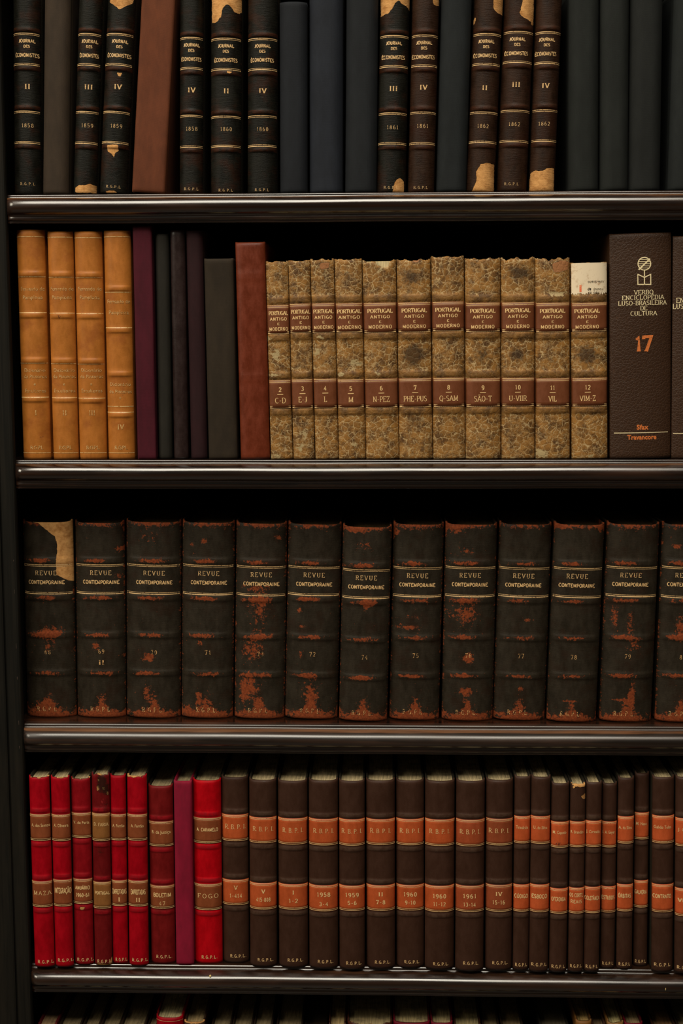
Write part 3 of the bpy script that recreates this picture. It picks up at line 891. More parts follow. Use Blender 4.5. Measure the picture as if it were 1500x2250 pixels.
journal(464, 531, -22, 463, 530, 423, 85, 'II', 200, '1860', 284, 'R.G.P.L', 418, J+'II 1860 with a large arched tan tear at its head', g=[86, 152, 257, 321],
        torn=[[(463, -25), (464, 48), (475, 50), (486, 36), (489, 18), (497, 10), (506, 12), (514, 26), (524, 28), (532, 20), (532, -25)], [(497, 157), (510, 157), (508, 163), (500, 162)]], wear0=-.15)
journal(545, 611, -22, 544, 608, 423, 85, 'IV', 200, '1860', 284, 'R.G.P.L', 417, J+'IV 1860, left of the three dark blue cloth books', g=[86, 152, 256, 320])
B(1, 615, 674, 3, 615, 676, 421, 'cloth', A(25, 29, 35), 'leftmost of the three dark blue cloth books, shorter with its rounded top in view', **CL)
B(1, 680, 753, -30, 680, 753, 421, 'cloth', A(31, 36, 45), 'middle and palest of the three dark blue cloth books on the top shelf', **CL)
B(1, 760, 830, -30, 758, 827, 421, 'cloth', A(25, 29, 33), 'blackish blue cloth book directly left of journal volume III 1861', **CL)
journal(836, 902, -22, 828, 890, 421, 79, 'III', 195, '1861', 280, 'R.G.P.L', 412, J+'III 1861 torn at its head and foot',
        torn=[[(836, -25), (836, 34), (845, 31), (853, 30), (862, 18), (869, 5), (876, 2), (886, 10), (896, 14), (902, 22), (902, -25)], [(862, 424), (864, 408), (871, 394), (881, 390), (887, 398), (888, 424)]], g=[80, 146, 250, 315])
journal(906, 965, -22, 896, 953, 421, 79, 'IV', 192, '1861', 277, 'R.G.P.L', 412, J+'IV 1861, browner than its neighbours', color=DJR, g=[79, 144, 248, 315], wear0=.0,
        torn=[[(948, -25), (952, 8), (958, 11), (966, 9), (966, -25)]])
B(1, 969, 1038, -30, 959, 1022, 421, 'cloth', A(26, 31, 33), 'dark teal cloth book between journal volumes IV 1861 and II 1862', **CL)
journal(1041, 1107, -22, 1025, 1084, 420, 75, 'II', 193, '1862', 277, 'RGPL', 520, J+'II 1862 with a tall tan tear at its foot', color=DJR, g=[76, 141, 248, 312],
        torn=[[(1082, -25), (1084, 20), (1092, 28), (1108, 30), (1108, -25)], [(1034, 424), (1046, 398), (1046, 376), (1056, 361), (1070, 358), (1086, 360), (1086, 424)], [(1042, 35), (1047, 35), (1043, 50), (1040, 50)]])
journal(1110, 1174, -22, 1090, 1157, 420, 71, 'III', 186, '1862', 273, 'R.G.P.L', 404, J+'III 1862 with a tan tear across its upper right', g=[71, 136, 244, 310], color=DJR,
        torn=[[(1141, 30), (1146, 8), (1152, -25), (1174, -25), (1174, 30), (1166, 46), (1158, 42), (1148, 38)], [(1168, 38), (1174, 28), (1173, 52), (1167, 52)]])
journal(1177, 1236, -22, 1163, 1216, 420, 71, 'IV', 188, '1862', 272, 'RGPL', 520, J+'IV 1862, rightmost journal volume, torn square at its foot', g=[72, 138, 243, 309], color=DJR,
        torn=[[(1163, 424), (1166, 380), (1174, 374), (1190, 376), (1200, 370), (1218, 368), (1218, 424)]])
GR = dict(bulge=.3, name='cloth_book', shape=(3.0, .7), pages=A(110, 98, 70))
B(1, 1249, 1314, -30, 1247, 1314, 418, 'cloth', A(27, 31, 29), 'dark green cloth book nearest the dark gap after journal volume IV 1862', **GR)
B(1, 1317, 1380, -30, 1316, 1379, 418, 'cloth', A(27, 31, 29), 'dark green cloth book, second from the dark gap on the top shelf', **GR)
B(1, 1384, 1458, -30, 1380, 1447, 417, 'cloth', A(25, 28, 27), 'dark green cloth book, third from the dark gap on the top shelf', **GR)
B(1, 1480, 1548, -30, 1465, 1532, 416, 'cloth', A(26, 31, 31), 'dark blue-green cloth book cut by the right edge of the photo, top shelf', **GR)

# --- second shelf
YL = A(178, 112, 46)
def yellow(x0t, x1t, yt, x0b, x1b, yb, d, d2, vol, label, tw, dots):
    cx = lambda y: (x0t+x1t)/2+((x0b+x1b)/2-(x0t+x1t)/2)*(y-yt)/(yb-yt)-1
    a = [634, 653, 813, 827, 844, 858, 907]
    if d2: a = [662, 686, 844, 860, 874, 890, 938]
    W = x1b-x0b
    tx = [T('Fernando de', cx(a[0]), a[0], 8.5, min(50, W-8), 'N'), T('Pamplona', cx(a[1]), a[1], 8.5, min(42, W-14), 'N'), T('Dicionário', cx(a[2]), a[2], 8, min(44, W-10), 'N'),
          T('de Pintores', cx(a[3]), a[3], 8, min(48, W-8), 'N'), T('e', cx(a[4]), a[4], 5, 4, 'N'), T(vol, cx(a[6]), a[6], 11, {'I': 3, 'II': 8, 'III': 12, 'IV': 13}[vol], 'W'),
          T('RGPL', cx(983), 983, 8.5, 28, 'N')]
    if not d2: tx.append(T('Escultores', cx(a[5]), a[5], 8, min(44, W-10), 'N'))
    g = [(520+d, 0, 1), (608+d, 0, 1), (687+d, 0, 1), (873+d, 0, 1), (995, 0, 1), (798+d, 0, 1)]
    bd = [602+d, 693+d, 792+d, 878+d]
    if d2: g = [(520, 0, 1), (642, 0, 1), (720, 0, 1), (906, 0, 1), (995, 0, 1), (893, 0, 1)]; bd = [634, 726, 822, 912]
    B(2, x0t, x1t, yt, x0b, x1b, yb, 'yellow', YL, label, bands=bd, gilt=g, texts=tx, textmat='gold_pale', goldmat='gold_tan', gl=(.0008, .0005), gext=.97, bulge=.3, bh=.0013, bw=.0032,
      group='tan calf leather volumes', name='leather_book', wear0=-.25, edgewear=.35, shoulder=.2, spots=dots, shape=(2.2, .6), pages=A(150, 120, 70))
yellow(36, 99, 504, 53, 112.5, 1009, 0, 0, 'I', 'tan leather volume marked I, first book on the second shelf', 0, [(92, 962, 10, 9, .7)])
yellow(104.5, 160.5, 508, 118, 174, 1009, 1, 0, 'II', 'tan leather volume marked II between volumes I and III', 0, [(140, 515, 14, 12, .5), (130, 695, 10, 8, .6), (132, 715, 4, 20, .5)])
yellow(163, 224.5, 508, 176, 235.5, 1009, 2, 0, 'III', 'tan leather volume marked III between volumes II and IV', 0, [(212, 620, 8, 14, .45), (180, 950, 8, 14, .45)])
yellow(227, 288, 506, 240, 296, 1008, 0, 1, 'IV', 'tan leather volume marked IV, beside the tall crimson cloth book', 0, [(272, 530, 9, 7, .7), (254, 962, 9, 5, .9), (270, 868, 5, 5, .9), (265, 895, 5, 4, .9)])
FL = dict(bulge=.05, name='cloth_book', shape=(6, .6), flat=1, pages=A(110, 98, 70))
B(2, 291, 333, 496, 303, 343, 1010, 'cloth', A(72, 14, 30), 'tall crimson flat-backed cloth book beside the tan volumes', **FL)
B(2, 341, 371, 513, 350, 378, 1009, 'cloth', A(33, 31, 25), 'thin blackish olive cloth book right of the tall crimson one', dy=.004, **CL)
B(2, 374, 406, 505, 383, 414, 1009, 'rust', A(44, 29, 26), 'thin dark brown leather book between olive and plum books', bulge=.25, name='leather_book', wear0=-.5, dy=.004)
B(2, 409, 445, 506, 420, 456, 1009, 'cloth', A(40, 15, 19), 'thin dark plum cloth book left of the low olive-grey one', dy=.004, **CL)
B(2, 448.5, 512, 568, 459, 522, 1008, 'cloth', A(46, 38, 27), 'low olive-grey cloth book left of the rust leather book', bulge=.12, name='cloth_book', shape=(4, .6))
B(2, 515, 583.5, 532, 531, 591.5, 1009, 'rust', A(118, 50, 24), 'rust orange smooth leather book with a slightly dented spine', bulge=.14, name='leather_book', shape=(3.4, .65), wear0=-.45, bands=[607, 830], bh=.0005, bw=.006, spots=[(549, 722, 2, 2, 1.0)])

PT = A(142, 100, 46); PL = A(86, 50, 26)
def portugal(x0t, x1t, yt, x0b, x1b, yb, la, lb, num, let, label, extra_px=0, **o):
    W = x1b-x0b
    cx = lambda y: (x0t+x1t)/2+((x0b+x1b)/2-(x0t+x1t)/2)*(y-yt)/(yb-yt)+o.get('tx', 0)
    k = min(1.0, (W-6)/62)
    a0, a1 = la; b0, b1 = lb
    lw = {'C-D': 23, 'E-J': 18, 'L': 6, 'M': 10, 'N-PEZ': 36, 'PHE-PUS': 50, 'Q-SAM': 40, 'SÃO-T': 38, 'U-VIIR': 38, 'VIL': 17, 'VIM-Z': 34}[let]
    t1 = [T('PORTUGAL', cx(a0+17), a0+17, 8.5, 54*k if W > 60 else W-8, 'D'), T('ANTIGO', cx(a0+30), a0+30, 6.5, 42*k if W > 60 else W-13, 'W'), T('E', cx(a0+41), a0+41, 5, 4, 'D'), T('MODERNO', cx(a0+52), a0+52, 7, 50*k if W > 60 else W-9, 'W')]
    t2 = [T(num, cx(b0+20), b0+20, 9, 5.5*len(num)-(2 if num == '11' else 0), 'W'), T('-', cx(b0+31), b0+30, 8, 19, 'B'), T(let, cx(b0+44), b0+44, 11.5, lw, 'S')]
    B(2, x0t, x1t, yt, x0b, x1b, yb, 'crackle', o.pop('color', PT), label, bands=[a0-10, a1+9, b0-10, b1+9], labels=[(a0-1, a1+1, PL, t1), (b0-1, b1+1, PL, t2)], bulge=.17, shape=(2.6, .55),
      shoulder=.3, bh=.0016, bw=.0042, rag=o.pop('rag', .0010), group='crackled tan leather lettered volumes', name='leather_book', lins=3.6, gl=(.0009, .0005), gap=.0019, edgewear=.3, wear0=o.pop('wear0', -.1), pages=A(190, 170, 130), **o)
C = 'crackled tan leather volume lettered '
portugal(584, 632, 574, 595, 643.5, 1009, (671, 733), (836, 897), '2', 'C-D', C+'C-D, leftmost of its set', spots=[(606, 780, 14, 14, 1.0), (592, 745, 10, 6, .8), (603, 825, 22, 6, .7), (628, 955, 10, 14, .6), (606, 1000, 12, 8, .7)])
portugal(634, 680, 572, 644, 692, 1007, (668, 730), (834, 896), '3', 'E-J', C+'E-J, the narrowest of its set', spots=[(668, 605, 10, 20, .5), (665, 955, 12, 16, .7), (660, 985, 10, 14, .8)])
portugal(681, 733, 569, 693, 743.5, 1010, (667, 730), (833, 896), '4', 'L', C+'L with a chip beside its lower label', spots=[(697, 775, 8, 14, .9), (704, 742, 16, 6, .7)], dirt=[(712, 600, 12, 20, .5)], torn=[[(700, 578), (724, 576), (722, 590), (704, 592)]], rag=.0016)
portugal(734, 794.5, 569, 744, 803, 1010, (667, 729), (834, 895), '5', 'M', C+'M with a pale fleck above its lower label', spots=[(780, 797, 14, 11, 1.0), (750, 823, 10, 8, .8), (770, 742, 20, 5, .6), (780, 975, 16, 12, .6)], dirt=[(765, 605, 20, 14, .6)])
portugal(795, 870, 572, 804, 876, 1009, (666, 730), (833, 895), '6', 'N-PEZ', C+'N-PEZ with a notch showing white paper at its head', notch=[(840, 15, .0065)], spots=[(828, 820, 10, 6, .8), (865, 905, 8, 10, .5), (838, 592, 26, 10, .5)], rag=.0018, pinset=.001)
portugal(871, 945, 570, 877, 950.5, 1009, (665, 729), (832, 894), '7', 'PHE-PUS', C+'PHE-PUS, darkened by stains on its middle panel', dirt=[(908, 780, 26, 26, 1.1), (905, 610, 26, 22, .8), (915, 920, 24, 10, .6)], torn=[[(905, 568), (922, 568), (918, 577), (908, 577)]], spots=[(915, 935, 30, 10, .4), (905, 975, 14, 18, .5)], rag=.0016)
portugal(946, 1019, 563, 952, 1021.5, 1009, (663.5, 726.5), (831, 893), '8', 'Q-SAM', C+'Q-SAM, the tallest of its set', spots=[(985, 640, 18, 6, .5)])
portugal(1021, 1099, 567, 1022, 1100, 1007, (666, 728), (832, 893), '9', 'SÃO-T', C+'SÃO-T', dirt=[(1060, 780, 20, 22, .7), (1040, 578, 20, 8, .6)], spots=[(1050, 812, 22, 6, .6)], rag=.0016)
portugal(1100, 1174, 566, 1101, 1174, 1007, (665, 728), (831, 892), '10', 'U-VIIR', C+'U-VIIR with a ragged dark head', dirt=[(1140, 600, 26, 16, 1.0), (1135, 780, 22, 20, .8)], rag=.0022)
portugal(1175, 1252, 567, 1176, 1251, 1006, (666, 729), (832, 892), '11', 'VIL', C+'VIL with a torn flap at its upper right', torn=[[(1212, 580), (1232, 572), (1250, 575), (1248, 592), (1232, 597), (1216, 598)]], spots=[(1225, 645, 24, 8, .9), (1215, 790, 8, 26, .5), (1190, 995, 14, 10, 1.0)], rag=.0024)
portugal(1254, 1330, 577, 1253, 1336, 1005, (666, 727), (831, 892), '12', 'VIM-Z', C+'VIM-Z with white paper laid bare at its head', lining=(577.5, 645), dirt=[(1290, 780, 30, 26, .9)], spots=[(1300, 1000, 30, 6, .5)], rag=.0006, tx=-3)
VB = A(60, 39, 22)
B(2, 1337, 1475, 513, 1340, 1471.5, 1003, 'pebble', VB, 'thick dark brown encyclopedia volume with a large orange number 17', bulge=.1, shape=(2.2, .7), name='leather_book',
  texts=[T('VERBO', 1413.5, 642, 9.2, 42, 'S'), T('ENCICLOPÉDIA', 1412.5, 653.5, 9.2, 92, 'S'), T('LUSO-BRASILEIRA', 1411.5, 665.5, 9.2, 106, 'S'), T('DE', 1413.5, 677, 9.2, 15, 'S'), T('CULTURA', 1413.5, 688.5, 9.2, 58, 'S')],
  texts2=[T('17', 1413.5, 756, 32, 36, 'D'), T('Sfax', 1411, 938, 10.5, 26, 'H'), T('Travancore', 1409.5, 960, 10.5, 64, 'H')], textmat='white_foil', textmat2='orange_foil', emblem=(1415, 579.5, 14), rule=(1349.5, 1468, 952),
  group='brown encyclopedia volumes', pages=A(150, 130, 95), depth=.19)
B(2, 1477, 1615, 518, 1475, 1607, 1001, 'pebble', VB, 'brown encyclopedia volume cut by the right edge of the photo', bulge=.1, shape=(2.2, .7), name='leather_book',
  texts=[T('VERBO', 1552, 644, 10.5, 42, 'S'), T('ENCICLOPÉDIA', 1533, 659, 10.5, 92, 'S'), T('LUSO-BRASILEIRA', 1533, 672, 10.5, 106, 'S')], textmat='white_foil', rule=(1480, 1600, 953), group='brown encyclopedia volumes', depth=.19)

# --- third shelf
RV = A(42, 37, 27)
def revue(x0t, x1t, yt, x0b, x1b, yb, g1, g2, num, ynum, label, b3=None, spots=(), tx=0, rg='R.G.P.L.', **o):
    cx = lambda y: (x0t+x1t)/2+((x0b+x1b)/2-(x0t+x1t)/2)*(y-yt)/(yb-yt)+tx
    t1 = [T('REVUE', cx(g1+16), g1+16, 9.5, 46, 'L'), T('CONTEMPORAINE', cx(g1+36), g1+36.5, 7.5, 78, 'B'), ]
    rgt = T(rg, cx(yb-20)-2, yb-20, 9.5, 46, 'L')
    t2 = [T(num, cx(ynum), ynum, 9, 12.5, 'L')]
    t2.append(rgt)
    if num == '69': t2.append(T('II', cx(1455), 1455, 9.5, 11, 'W'))
    b3 = b3 or g1+150
    sp = [(cx(yb), yb-8, 58, 16, .95), (cx(yb-30), yb-34, 12, 24, .7), (cx(yt), yt+4, 60, 10, .6)]+list(spots)
    for yy in (g1-11, g2+10, b3+2, b3+86):
        sp.append((cx(yy)+random.Random(yy).uniform(-8, 8), yy, 26, 6, .75)); sp.append((cx(yy)-30, yy, 20, 5, .35))
    B(3, x0t, x1t, yt, x0b, x1b, yb, 'revue', RV, label, bands=[g1-11, g2+10, b3+3, b3+86], gilt=[(g1, False), (g2, True)], texts=t1, texts2=t2, textmat='gold', textmat2='gold_worn', rgmat='gold_worn', bulge=.21,
      shape=(2.6, .6), bh=.0011, bw=.0042, dip=.0028, wear0=o.pop('wear0', .02), edgewear=.25, shoulder=.42, spots=sp, group='thick dark green half-leather review volumes', name='leather_book', gl=(.0009, .0005), gap=.0019,
      gext=.955, pages=A(110, 90, 60), depth=.16, **o)
R_ = 'thick scuffed blackish leather review volume marked '
revue(51, 160, 1144, 61, 169, 1577, 1242.5, 1303, '68', 1432.5, 'first thick review volume on the third shelf, leather torn to bare tan at upper right', tx=-7,
      torn=[[(62, 1140), (64, 1147), (85, 1150), (100, 1163), (120, 1178), (126, 1200), (123, 1240), (124, 1262), (140, 1272), (156, 1279), (162, 1282), (163, 1140)]], spots=[(110, 1390, 30, 14, .8), (108, 1420, 14, 14, .5), (98, 1550, 30, 12, .6)], rg='R.G.P.L.')
revue(165.5, 274, 1146, 172, 277, 1578, 1242.5, 1303, '69', 1431, R_+'69 II', spots=[(262, 1206, 8, 6, 1.0), (212, 1420, 10, 8, .9), (258, 1265, 8, 10, .5)])
revue(279, 398, 1145, 278.5, 398, 1579, 1243, 1303.5, '70', 1433, R_+'70', spots=[(327, 1444, 12, 10, 1.1), (322, 1520, 7, 18, .8), (335, 1180, 30, 16, .4)])
revue(401, 517, 1146, 400, 511, 1580, 1244, 1305, '71', 1433.5, R_+'71', spots=[(437, 1413, 8, 6, .7), (448, 1188, 8, 8, .8), (421, 1197, 6, 4, .9), (436, 1535, 7, 20, .9), (412, 1560, 12, 10, .7)])
revue(520, 630.5, 1148, 515, 625, 1581, 1246.5, 1307, '73', 1437, R_+'73, the most rust-stained spine', spots=[(568, 1340, 24, 50, .55), (555, 1430, 26, 30, .6), (555, 1290, 34, 12, .4), (548, 1510, 22, 30, .7), (535, 1520, 12, 40, .4), (610, 1180, 10, 8, .5)])
revue(634, 750.5, 1150, 626, 741, 1582, 1247.5, 1306.5, '72', 1437, R_+'72', spots=[(657, 1340, 8, 10, .6), (662, 1376, 9, 3, .9), (660, 1436, 8, 10, .7), (680, 1520, 22, 34, .5)])
revue(754, 860.5, 1156, 744.5, 850, 1586, 1253.5, 1313, '74', 1444, R_+'74, split below its title', spots=[(780, 1162, 16, 8, .9), (806, 1325, 12, 8, .9), (805, 1337, 8, 12, .6), (796, 1488, 14, 4, .9), (800, 1200, 26, 16, .4)])
revue(864, 975.5, 1150, 855.5, 963, 1584, 1249, 1309.5, '75', 1440, R_+'75', spots=[(895, 1378, 30, 6, .8), (872, 1170, 10, 14, .6), (905, 1355, 26, 8, .4)])
revue(978, 1092, 1150, 970, 1081, 1585, 1248, 1309, '76', 1440, R_+'76 with an orange blot on its number', spots=[(1028, 1447, 12, 11, 1.3), (1020, 1350, 32, 30, .6), (1000, 1163, 22, 14, .5), (1022, 1518, 22, 10, .7), (1025, 1210, 30, 10, .5)])
revue(1094.5, 1214, 1150, 1085, 1193, 1585, 1249.5, 1310, '77', 1441, R_+'77', spots=[(1155, 1362, 16, 4, .7), (1143, 1513, 7, 6, .9)], wear0=-.03)
revue(1217.5, 1327.5, 1151, 1200, 1308, 1588, 1250, 1311, '78', 1444, R_+'78', spots=[(1230, 1158, 14, 6, 1.0), (1320, 1160, 6, 12, 1.2), (1250, 1540, 20, 2, .7)], wear0=-.06)
revue(1331, 1450, 1150, 1317, 1427, 1588, 1248, 1309, '79', 1442, R_+'79', spots=[(1350, 1360, 9, 30, .7), (1385, 1370, 10, 28, .6), (1395, 1420, 18, 20, .5), (1387, 1530, 7, 34, .9), (1355, 1538, 20, 3, .9), (1400, 1262, 14, 8, .5)])
revue(1454, 1568, 1150, 1437, 1549, 1588, 1248, 1311.5, '80', 1444, 'thick review volume cut by the right edge of the photo, third shelf', spots=[(1486, 1200, 10, 6, .9), (1495, 1380, 14, 26, .7)])

# --- fourth shelf
RD = A(142, 6, 20); RL = A(104, 56, 28); OL = A(108, 74, 34); BL = A(143, 67, 29); BR = A(50, 30, 21)
def small(x0t, x1t, yt, x0b, x1b, yb, mat, color, lcol, l1, l2, tx1, tx2, rgy, label, group, rg='R.G.P.L', th=7, th2=8, dx=-1, **o):
    W = x1b-x0b
    cx = lambda y: (x0t+x1t)/2+((x0b+x1b)/2-(x0t+x1t)/2)*(y-yt)/(yb-yt)+dx
    def mk(lst, a, st0, h0):
        out = []
        for it in lst:
            s, y, wd = it[:3]; st = it[3] if len(it) > 3 else st0
            hh = it[4] if len(it) > 4 else h0
            out.append(T(s, cx(y), y, hh, wd, st))
        return out
    lc = lcol if isinstance(lcol, list) else [lcol, lcol]
    B(4, x0t, x1t, yt, x0b, x1b, yb, mat, color, label, bands=[l1[0]-8, l1[1]+8, l2[0]-8, l2[1]+8], labels=[(l1[0], l1[1], lc[0], mk(tx1, l1, 'N', th)), (l2[0], l2[1], lc[1], mk(tx2, l2, 'B', th2))],
      texts=[T(rg, cx(rgy)+o.pop('rdx', 2), rgy, 6.5, min(34, W-9), 'W')] if rg else [], bulge=o.pop('bulge', .27), shape=(2.3, .6), bh=.0009, bw=.003, group=group, name='leather_book',
      dip=.0016, wear0=o.pop('wear0', -.45), lins=3.2, gl=(.0007, .0005), gap=.0017, pages=o.pop('pages', A(178, 160, 122)), depth=.15, pinset=.003, **o)
GRD = 'red leather law volumes on the fourth shelf'; GBR = 'brown leather volumes with orange labels'
cap = lambda x, y, w: [[(x-w, y-6), (x+w, y-6), (x+w, y+2), (x+w*.4, y), (x, y+3), (x-w*.5, y+1), (x-w, y+3)]]
small(63, 109, 1707, 78, 120, 2126, 'red', RD, RL, (1789, 1848), (1936, 1993), [('A. dos Santos', 1813, 38)], [('MAZA', 1961.5, 36, 'L', 8.5)], 2113.5, 'red leather book with label lettered MAZA, first on the fourth shelf', GRD, torn=cap(86, 1707, 20))
small(111, 153, 1707, 122.5, 163, 2125, 'red', RD, RL, (1789.5, 1848), (1933, 1992), [('A. Oliveira', 1813, 30)], [('INTEGRAÇÃO', 1957, 34, 'B', 11)], 2109.5, 'red leather book second from left on the fourth shelf, right of MAZA', GRD, torn=cap(135, 1708, 12))
small(156, 198, 1710, 164, 207.5, 2121, 'red', A(122, 30, 22), RL, (1786, 1841.5), (1931, 1986), [('V. de Faria', 1807, 33)], [('ANUÁRIO', 1950, 30, 'B', 7.5), ('1960-61', 1966, 28, 'B', 7.5)], 2109, 'red leather book marked 1960-61 with a frayed pale head', GRD, torn=cap(177, 1709, 19)+[[(175, 1992), (188, 1992), (183, 1999), (178, 1998)]], wear0=-.35)
small(201, 240.5, 1699, 209, 246.5, 2121.5, 'red', A(92, 36, 18), OL, (1787, 1848), (1938, 1997), [('D. FARIA', 1811, 30, 'S', 7)], [('PORTUGAL', 1962, 30, 'B', 6.5)], 2112, 'damaged red leather book with olive labels, its head torn open', GRD, wear0=-.02,
      dirt=[(224, 1722, 12, 26, 1.1), (232, 1735, 9, 16, .9), (222, 1870, 16, 22, .45), (232, 1770, 8, 40, .5)], torn=[[(212, 1701), (216, 1697), (228, 1698), (232, 1702), (222, 1705)], [(213, 1714), (219, 1711), (217, 1720)], [(212, 1728), (217, 1725), (219, 1735), (213, 1738)], [(224, 1727), (230, 1729), (229, 1737), (225, 1735)], [(232, 1738), (237, 1741), (237, 1749), (233, 1744)], [(208, 2124), (214, 2117), (240, 2118), (246, 2100), (248, 2124)]], rag=.002, spots=[(225, 1765, 18, 26, .35), (225, 1870, 20, 20, .3)], edgewear=.5)
small(242, 276, 1703, 248.5, 282, 2119, 'red', RD, RL, (1789, 1847), (1934, 1990.5), [('A. Ferrão', 1814, 25)], [('EMPREITADAS', 1958.5, 29, 'B', 10), ('I', 1975.5, 3, 'W', 9)], 2108.5, 'narrow red leather book marked I', GRD)
small(279, 323, 1704, 285, 326.5, 2122.5, 'red', RD, RL, (1789, 1847), (1935, 1992), [('A. Ferrão', 1814, 27)], [('EMPREITADAS', 1960, 31, 'B', 10), ('II', 1977, 8, 'W', 9)], 2109, 'red leather book marked II with a frayed head', GRD, torn=cap(295, 1706, 17))
small(326, 379.5, 1726, 333, 386.5, 2119.5, 'red', A(100, 42, 20), RL, (1805, 1860), (1945.5, 1996.5), [('B. da Justiça', 1828, 40)], [('BOLETIM', 1966, 37, 'B', 8), ('47', 1984, 13, 'L', 8)], 2102, 'dark red leather bulletin volume marked 47, lower than its neighbours', GRD, rg='R.G.P.L.', th=7.5)
B(4, 381, 422, 1716, 388, 426, 2121, 'cloth', A(140, 18, 50), 'plain magenta cloth book without labels between the two wider red books', bulge=.14, name='cloth_book', shape=(5, .6), pages=A(165, 150, 115), depth=.15, dip=.001)
small(423.5, 486, 1714, 429.5, 489, 2119, 'red', A(164, 8, 18), RL, (1797, 1853.5), (1942, 1999.5), [('A. CARAMELO', 1823, 45, 'B', 7)], [('FOGO', 1968, 44, 'L', 9)], 2103, 'bright red leather book with label lettered FOGO', GRD, rg='R.G.P.L.')
def rb(x0t, x1t, yt, x0b, x1b, yb, l1, l2, a, ya, b_, yb2, rgy, label, lc=BL, **o):
    wa = {'V': 7, 'I': 3, 'II': 9, 'IV': 13}.get(a, 28); wb = {5: 26, 3: 19, 7: 30, 4: 22}[len(b_)]
    small(x0t, x1t, yt, x0b, x1b, yb, 'brown', BR, lc, l1, l2, [('R. B. P. I.', (l1[0]*.52+l1[1]*.48)-2, 44, 'S', 9.5)], [(a, ya, wa, 'W', 8.5), (b_, yb2, wb, 'W', 8)], rgy, label, GBR, rg='R.G.P.L.', dx=0, rdx=4, bulge=.28, **o)
RB = 'wide brown leather book with orange labels marked '
rb(487, 545, 1707, 490.5, 548, 2117, (1790, 1848), (1933, 1989), 'V', 1950, '1-414', 1968, 2100, RB+'V 1-414')
rb(547, 607.5, 1713, 550.5, 608, 2126, (1796, 1853), (1940, 1998), 'V', 1958, '415-808', 1976, 2109, RB+'V 415-808')
rb(609.5, 675.5, 1715, 614, 676.5, 2127, (1798, 1855.5), (1943, 1999), 'I', 1960.5, '1-2', 1979, 2109, RB+'I 1-2')
rb(677.5, 743, 1714, 680.5, 742, 2130, (1799.5, 1858), (1945, 2002), '1958', 1965, '3-4', 1985.5, 2113, RB+'1958 3-4')
rb(744.5, 801, 1715, 746, 801, 2131, (1800, 1858), (1946, 2002), '1959', 1966.5, '5-6', 1984, 2116, RB+'1959 5-6')
rb(803.5, 867.5, 1714, 806, 867, 2130, (1800, 1857), (1945, 2001), 'II', 1964, '7-8', 1981.5, 2114, RB+'II 7-8')
rb(869.5, 931.5, 1714, 871.5, 931, 2128, (1799.5, 1857), (1944.5, 2001), '1960', 1965, '9-10', 1983, 2113, RB+'1960 9-10')
rb(933.5, 999, 1715, 933, 996, 2132, (1800.5, 1859), (1946, 2003.5), '1960', 1968.5, '11-12', 1986, 2118, RB+'1960 11-12')
rb(1001, 1066, 1715, 1000.5, 1060, 2135, (1801, 1859.5), (1946, 2004), '1961', 1969, '13-14', 1987.5, 2116, RB+'1961 13-14', lc=A(125, 60, 30))
rb(1067.5, 1127, 1713, 1065.5, 1123, 2134, (1799, 1858), (1944, 2003), 'IV', 1963.5, '15-16', 1982, 2115.5, RB+'IV 15-16', lc=A(110, 55, 28))
OR = A(150, 70, 32)
def sm(x0t, x1t, yt, x0b, x1b, yb, l1, l2, t1, w1, t2, w2, rgy, label, lc=OR, **o):
    tt = [(t2, (l2[0]*.58+l2[1]*.42), w2, 'B', 8)] if isinstance(t2, str) else [(t2[0], l2[0]+16, w2, 'B', 7.5), (t2[1], l2[0]+30, w2-4, 'W', 7)]
    small(x0t, x1t, yt, x0b, x1b, yb, 'brown', BR, lc, l1, l2, [(t1, l1[0]*.6+l1[1]*.4, w1)], tt, rgy, label, GBR, rg='R.G.P.L', dx=0, th=7, rdx=1, bulge=.3, **o)
SB = 'narrow brown leather book with orange labels lettered '
sm(1129.5, 1166, 1705, 1126, 1160, 2133, (1793.5, 1853), (1943.5, 2003.5), 'Trindade', 25, 'CÓDIGO', 28, 2119.5, SB+'CÓDIGO')
sm(1167.5, 1209.5, 1706, 1161.5, 1203, 2137, (1793.5, 1854.5), (1943.5, 2004), 'U. da Silva', 29, 'ESBOÇO', 32, 2119.5, SB+'ESBOÇO')
sm(1210.5, 1251, 1720, 1206, 1243, 2137, (1805.5, 1862.5), (1952, 2008), 'M. Caputo', 28, 'OFERENDA', 29, 2123.5, SB+'OFERENDA', lspots=[(1227, 1850, 9, 6, .9)])
sm(1252.5, 1286, 1721, 1247, 1280, 2137, (1805, 1862), (1950.5, 2007), 'R. Brandão', 26, ('OS CORTE', 'REAIS'), 27, 2122.5, 'narrow brown leather book lettered REAIS, its head torn and orange', torn=[[(1253, 1715), (1254, 1722), (1266, 1728), (1285, 1730), (1287, 1715)], [(1276, 1748), (1286, 1745), (1286, 1757), (1278, 1754)], [(1257, 1726), (1264, 1727), (1262, 1734), (1258, 1732)]], rag=.001)
sm(1287, 1322, 1718, 1281, 1315, 2136, (1803.5, 1861), (1948.5, 2007), 'J. Coroado', 28, 'COLETÂNEA', 30, 2123.5, SB+'COLETÂNEA')
sm(1323.5, 1354.5, 1720, 1317.5, 1349.5, 2130, (1805, 1862.5), (1947.5, 2005), 'I. A. Geyer', 25, 'ESTUDOS', 26, 2117, SB+'ESTUDOS')
sm(1356.5, 1393.5, 1708, 1353.5, 1386.5, 2131, (1794, 1853.5), (1943, 2003), 'A. da Silva', 27, 'ÓRBITAS', 26, 2118, SB+'ÓRBITAS')
sm(1395.5, 1425, 1698, 1389.5, 1421.5, 2125, (1785.5, 1845), (1934.5, 1994), 'M. Nasc', 22, 'GALHERIA', 24, 2112.5, SB+'GALHERIA, set back before a dark gap')
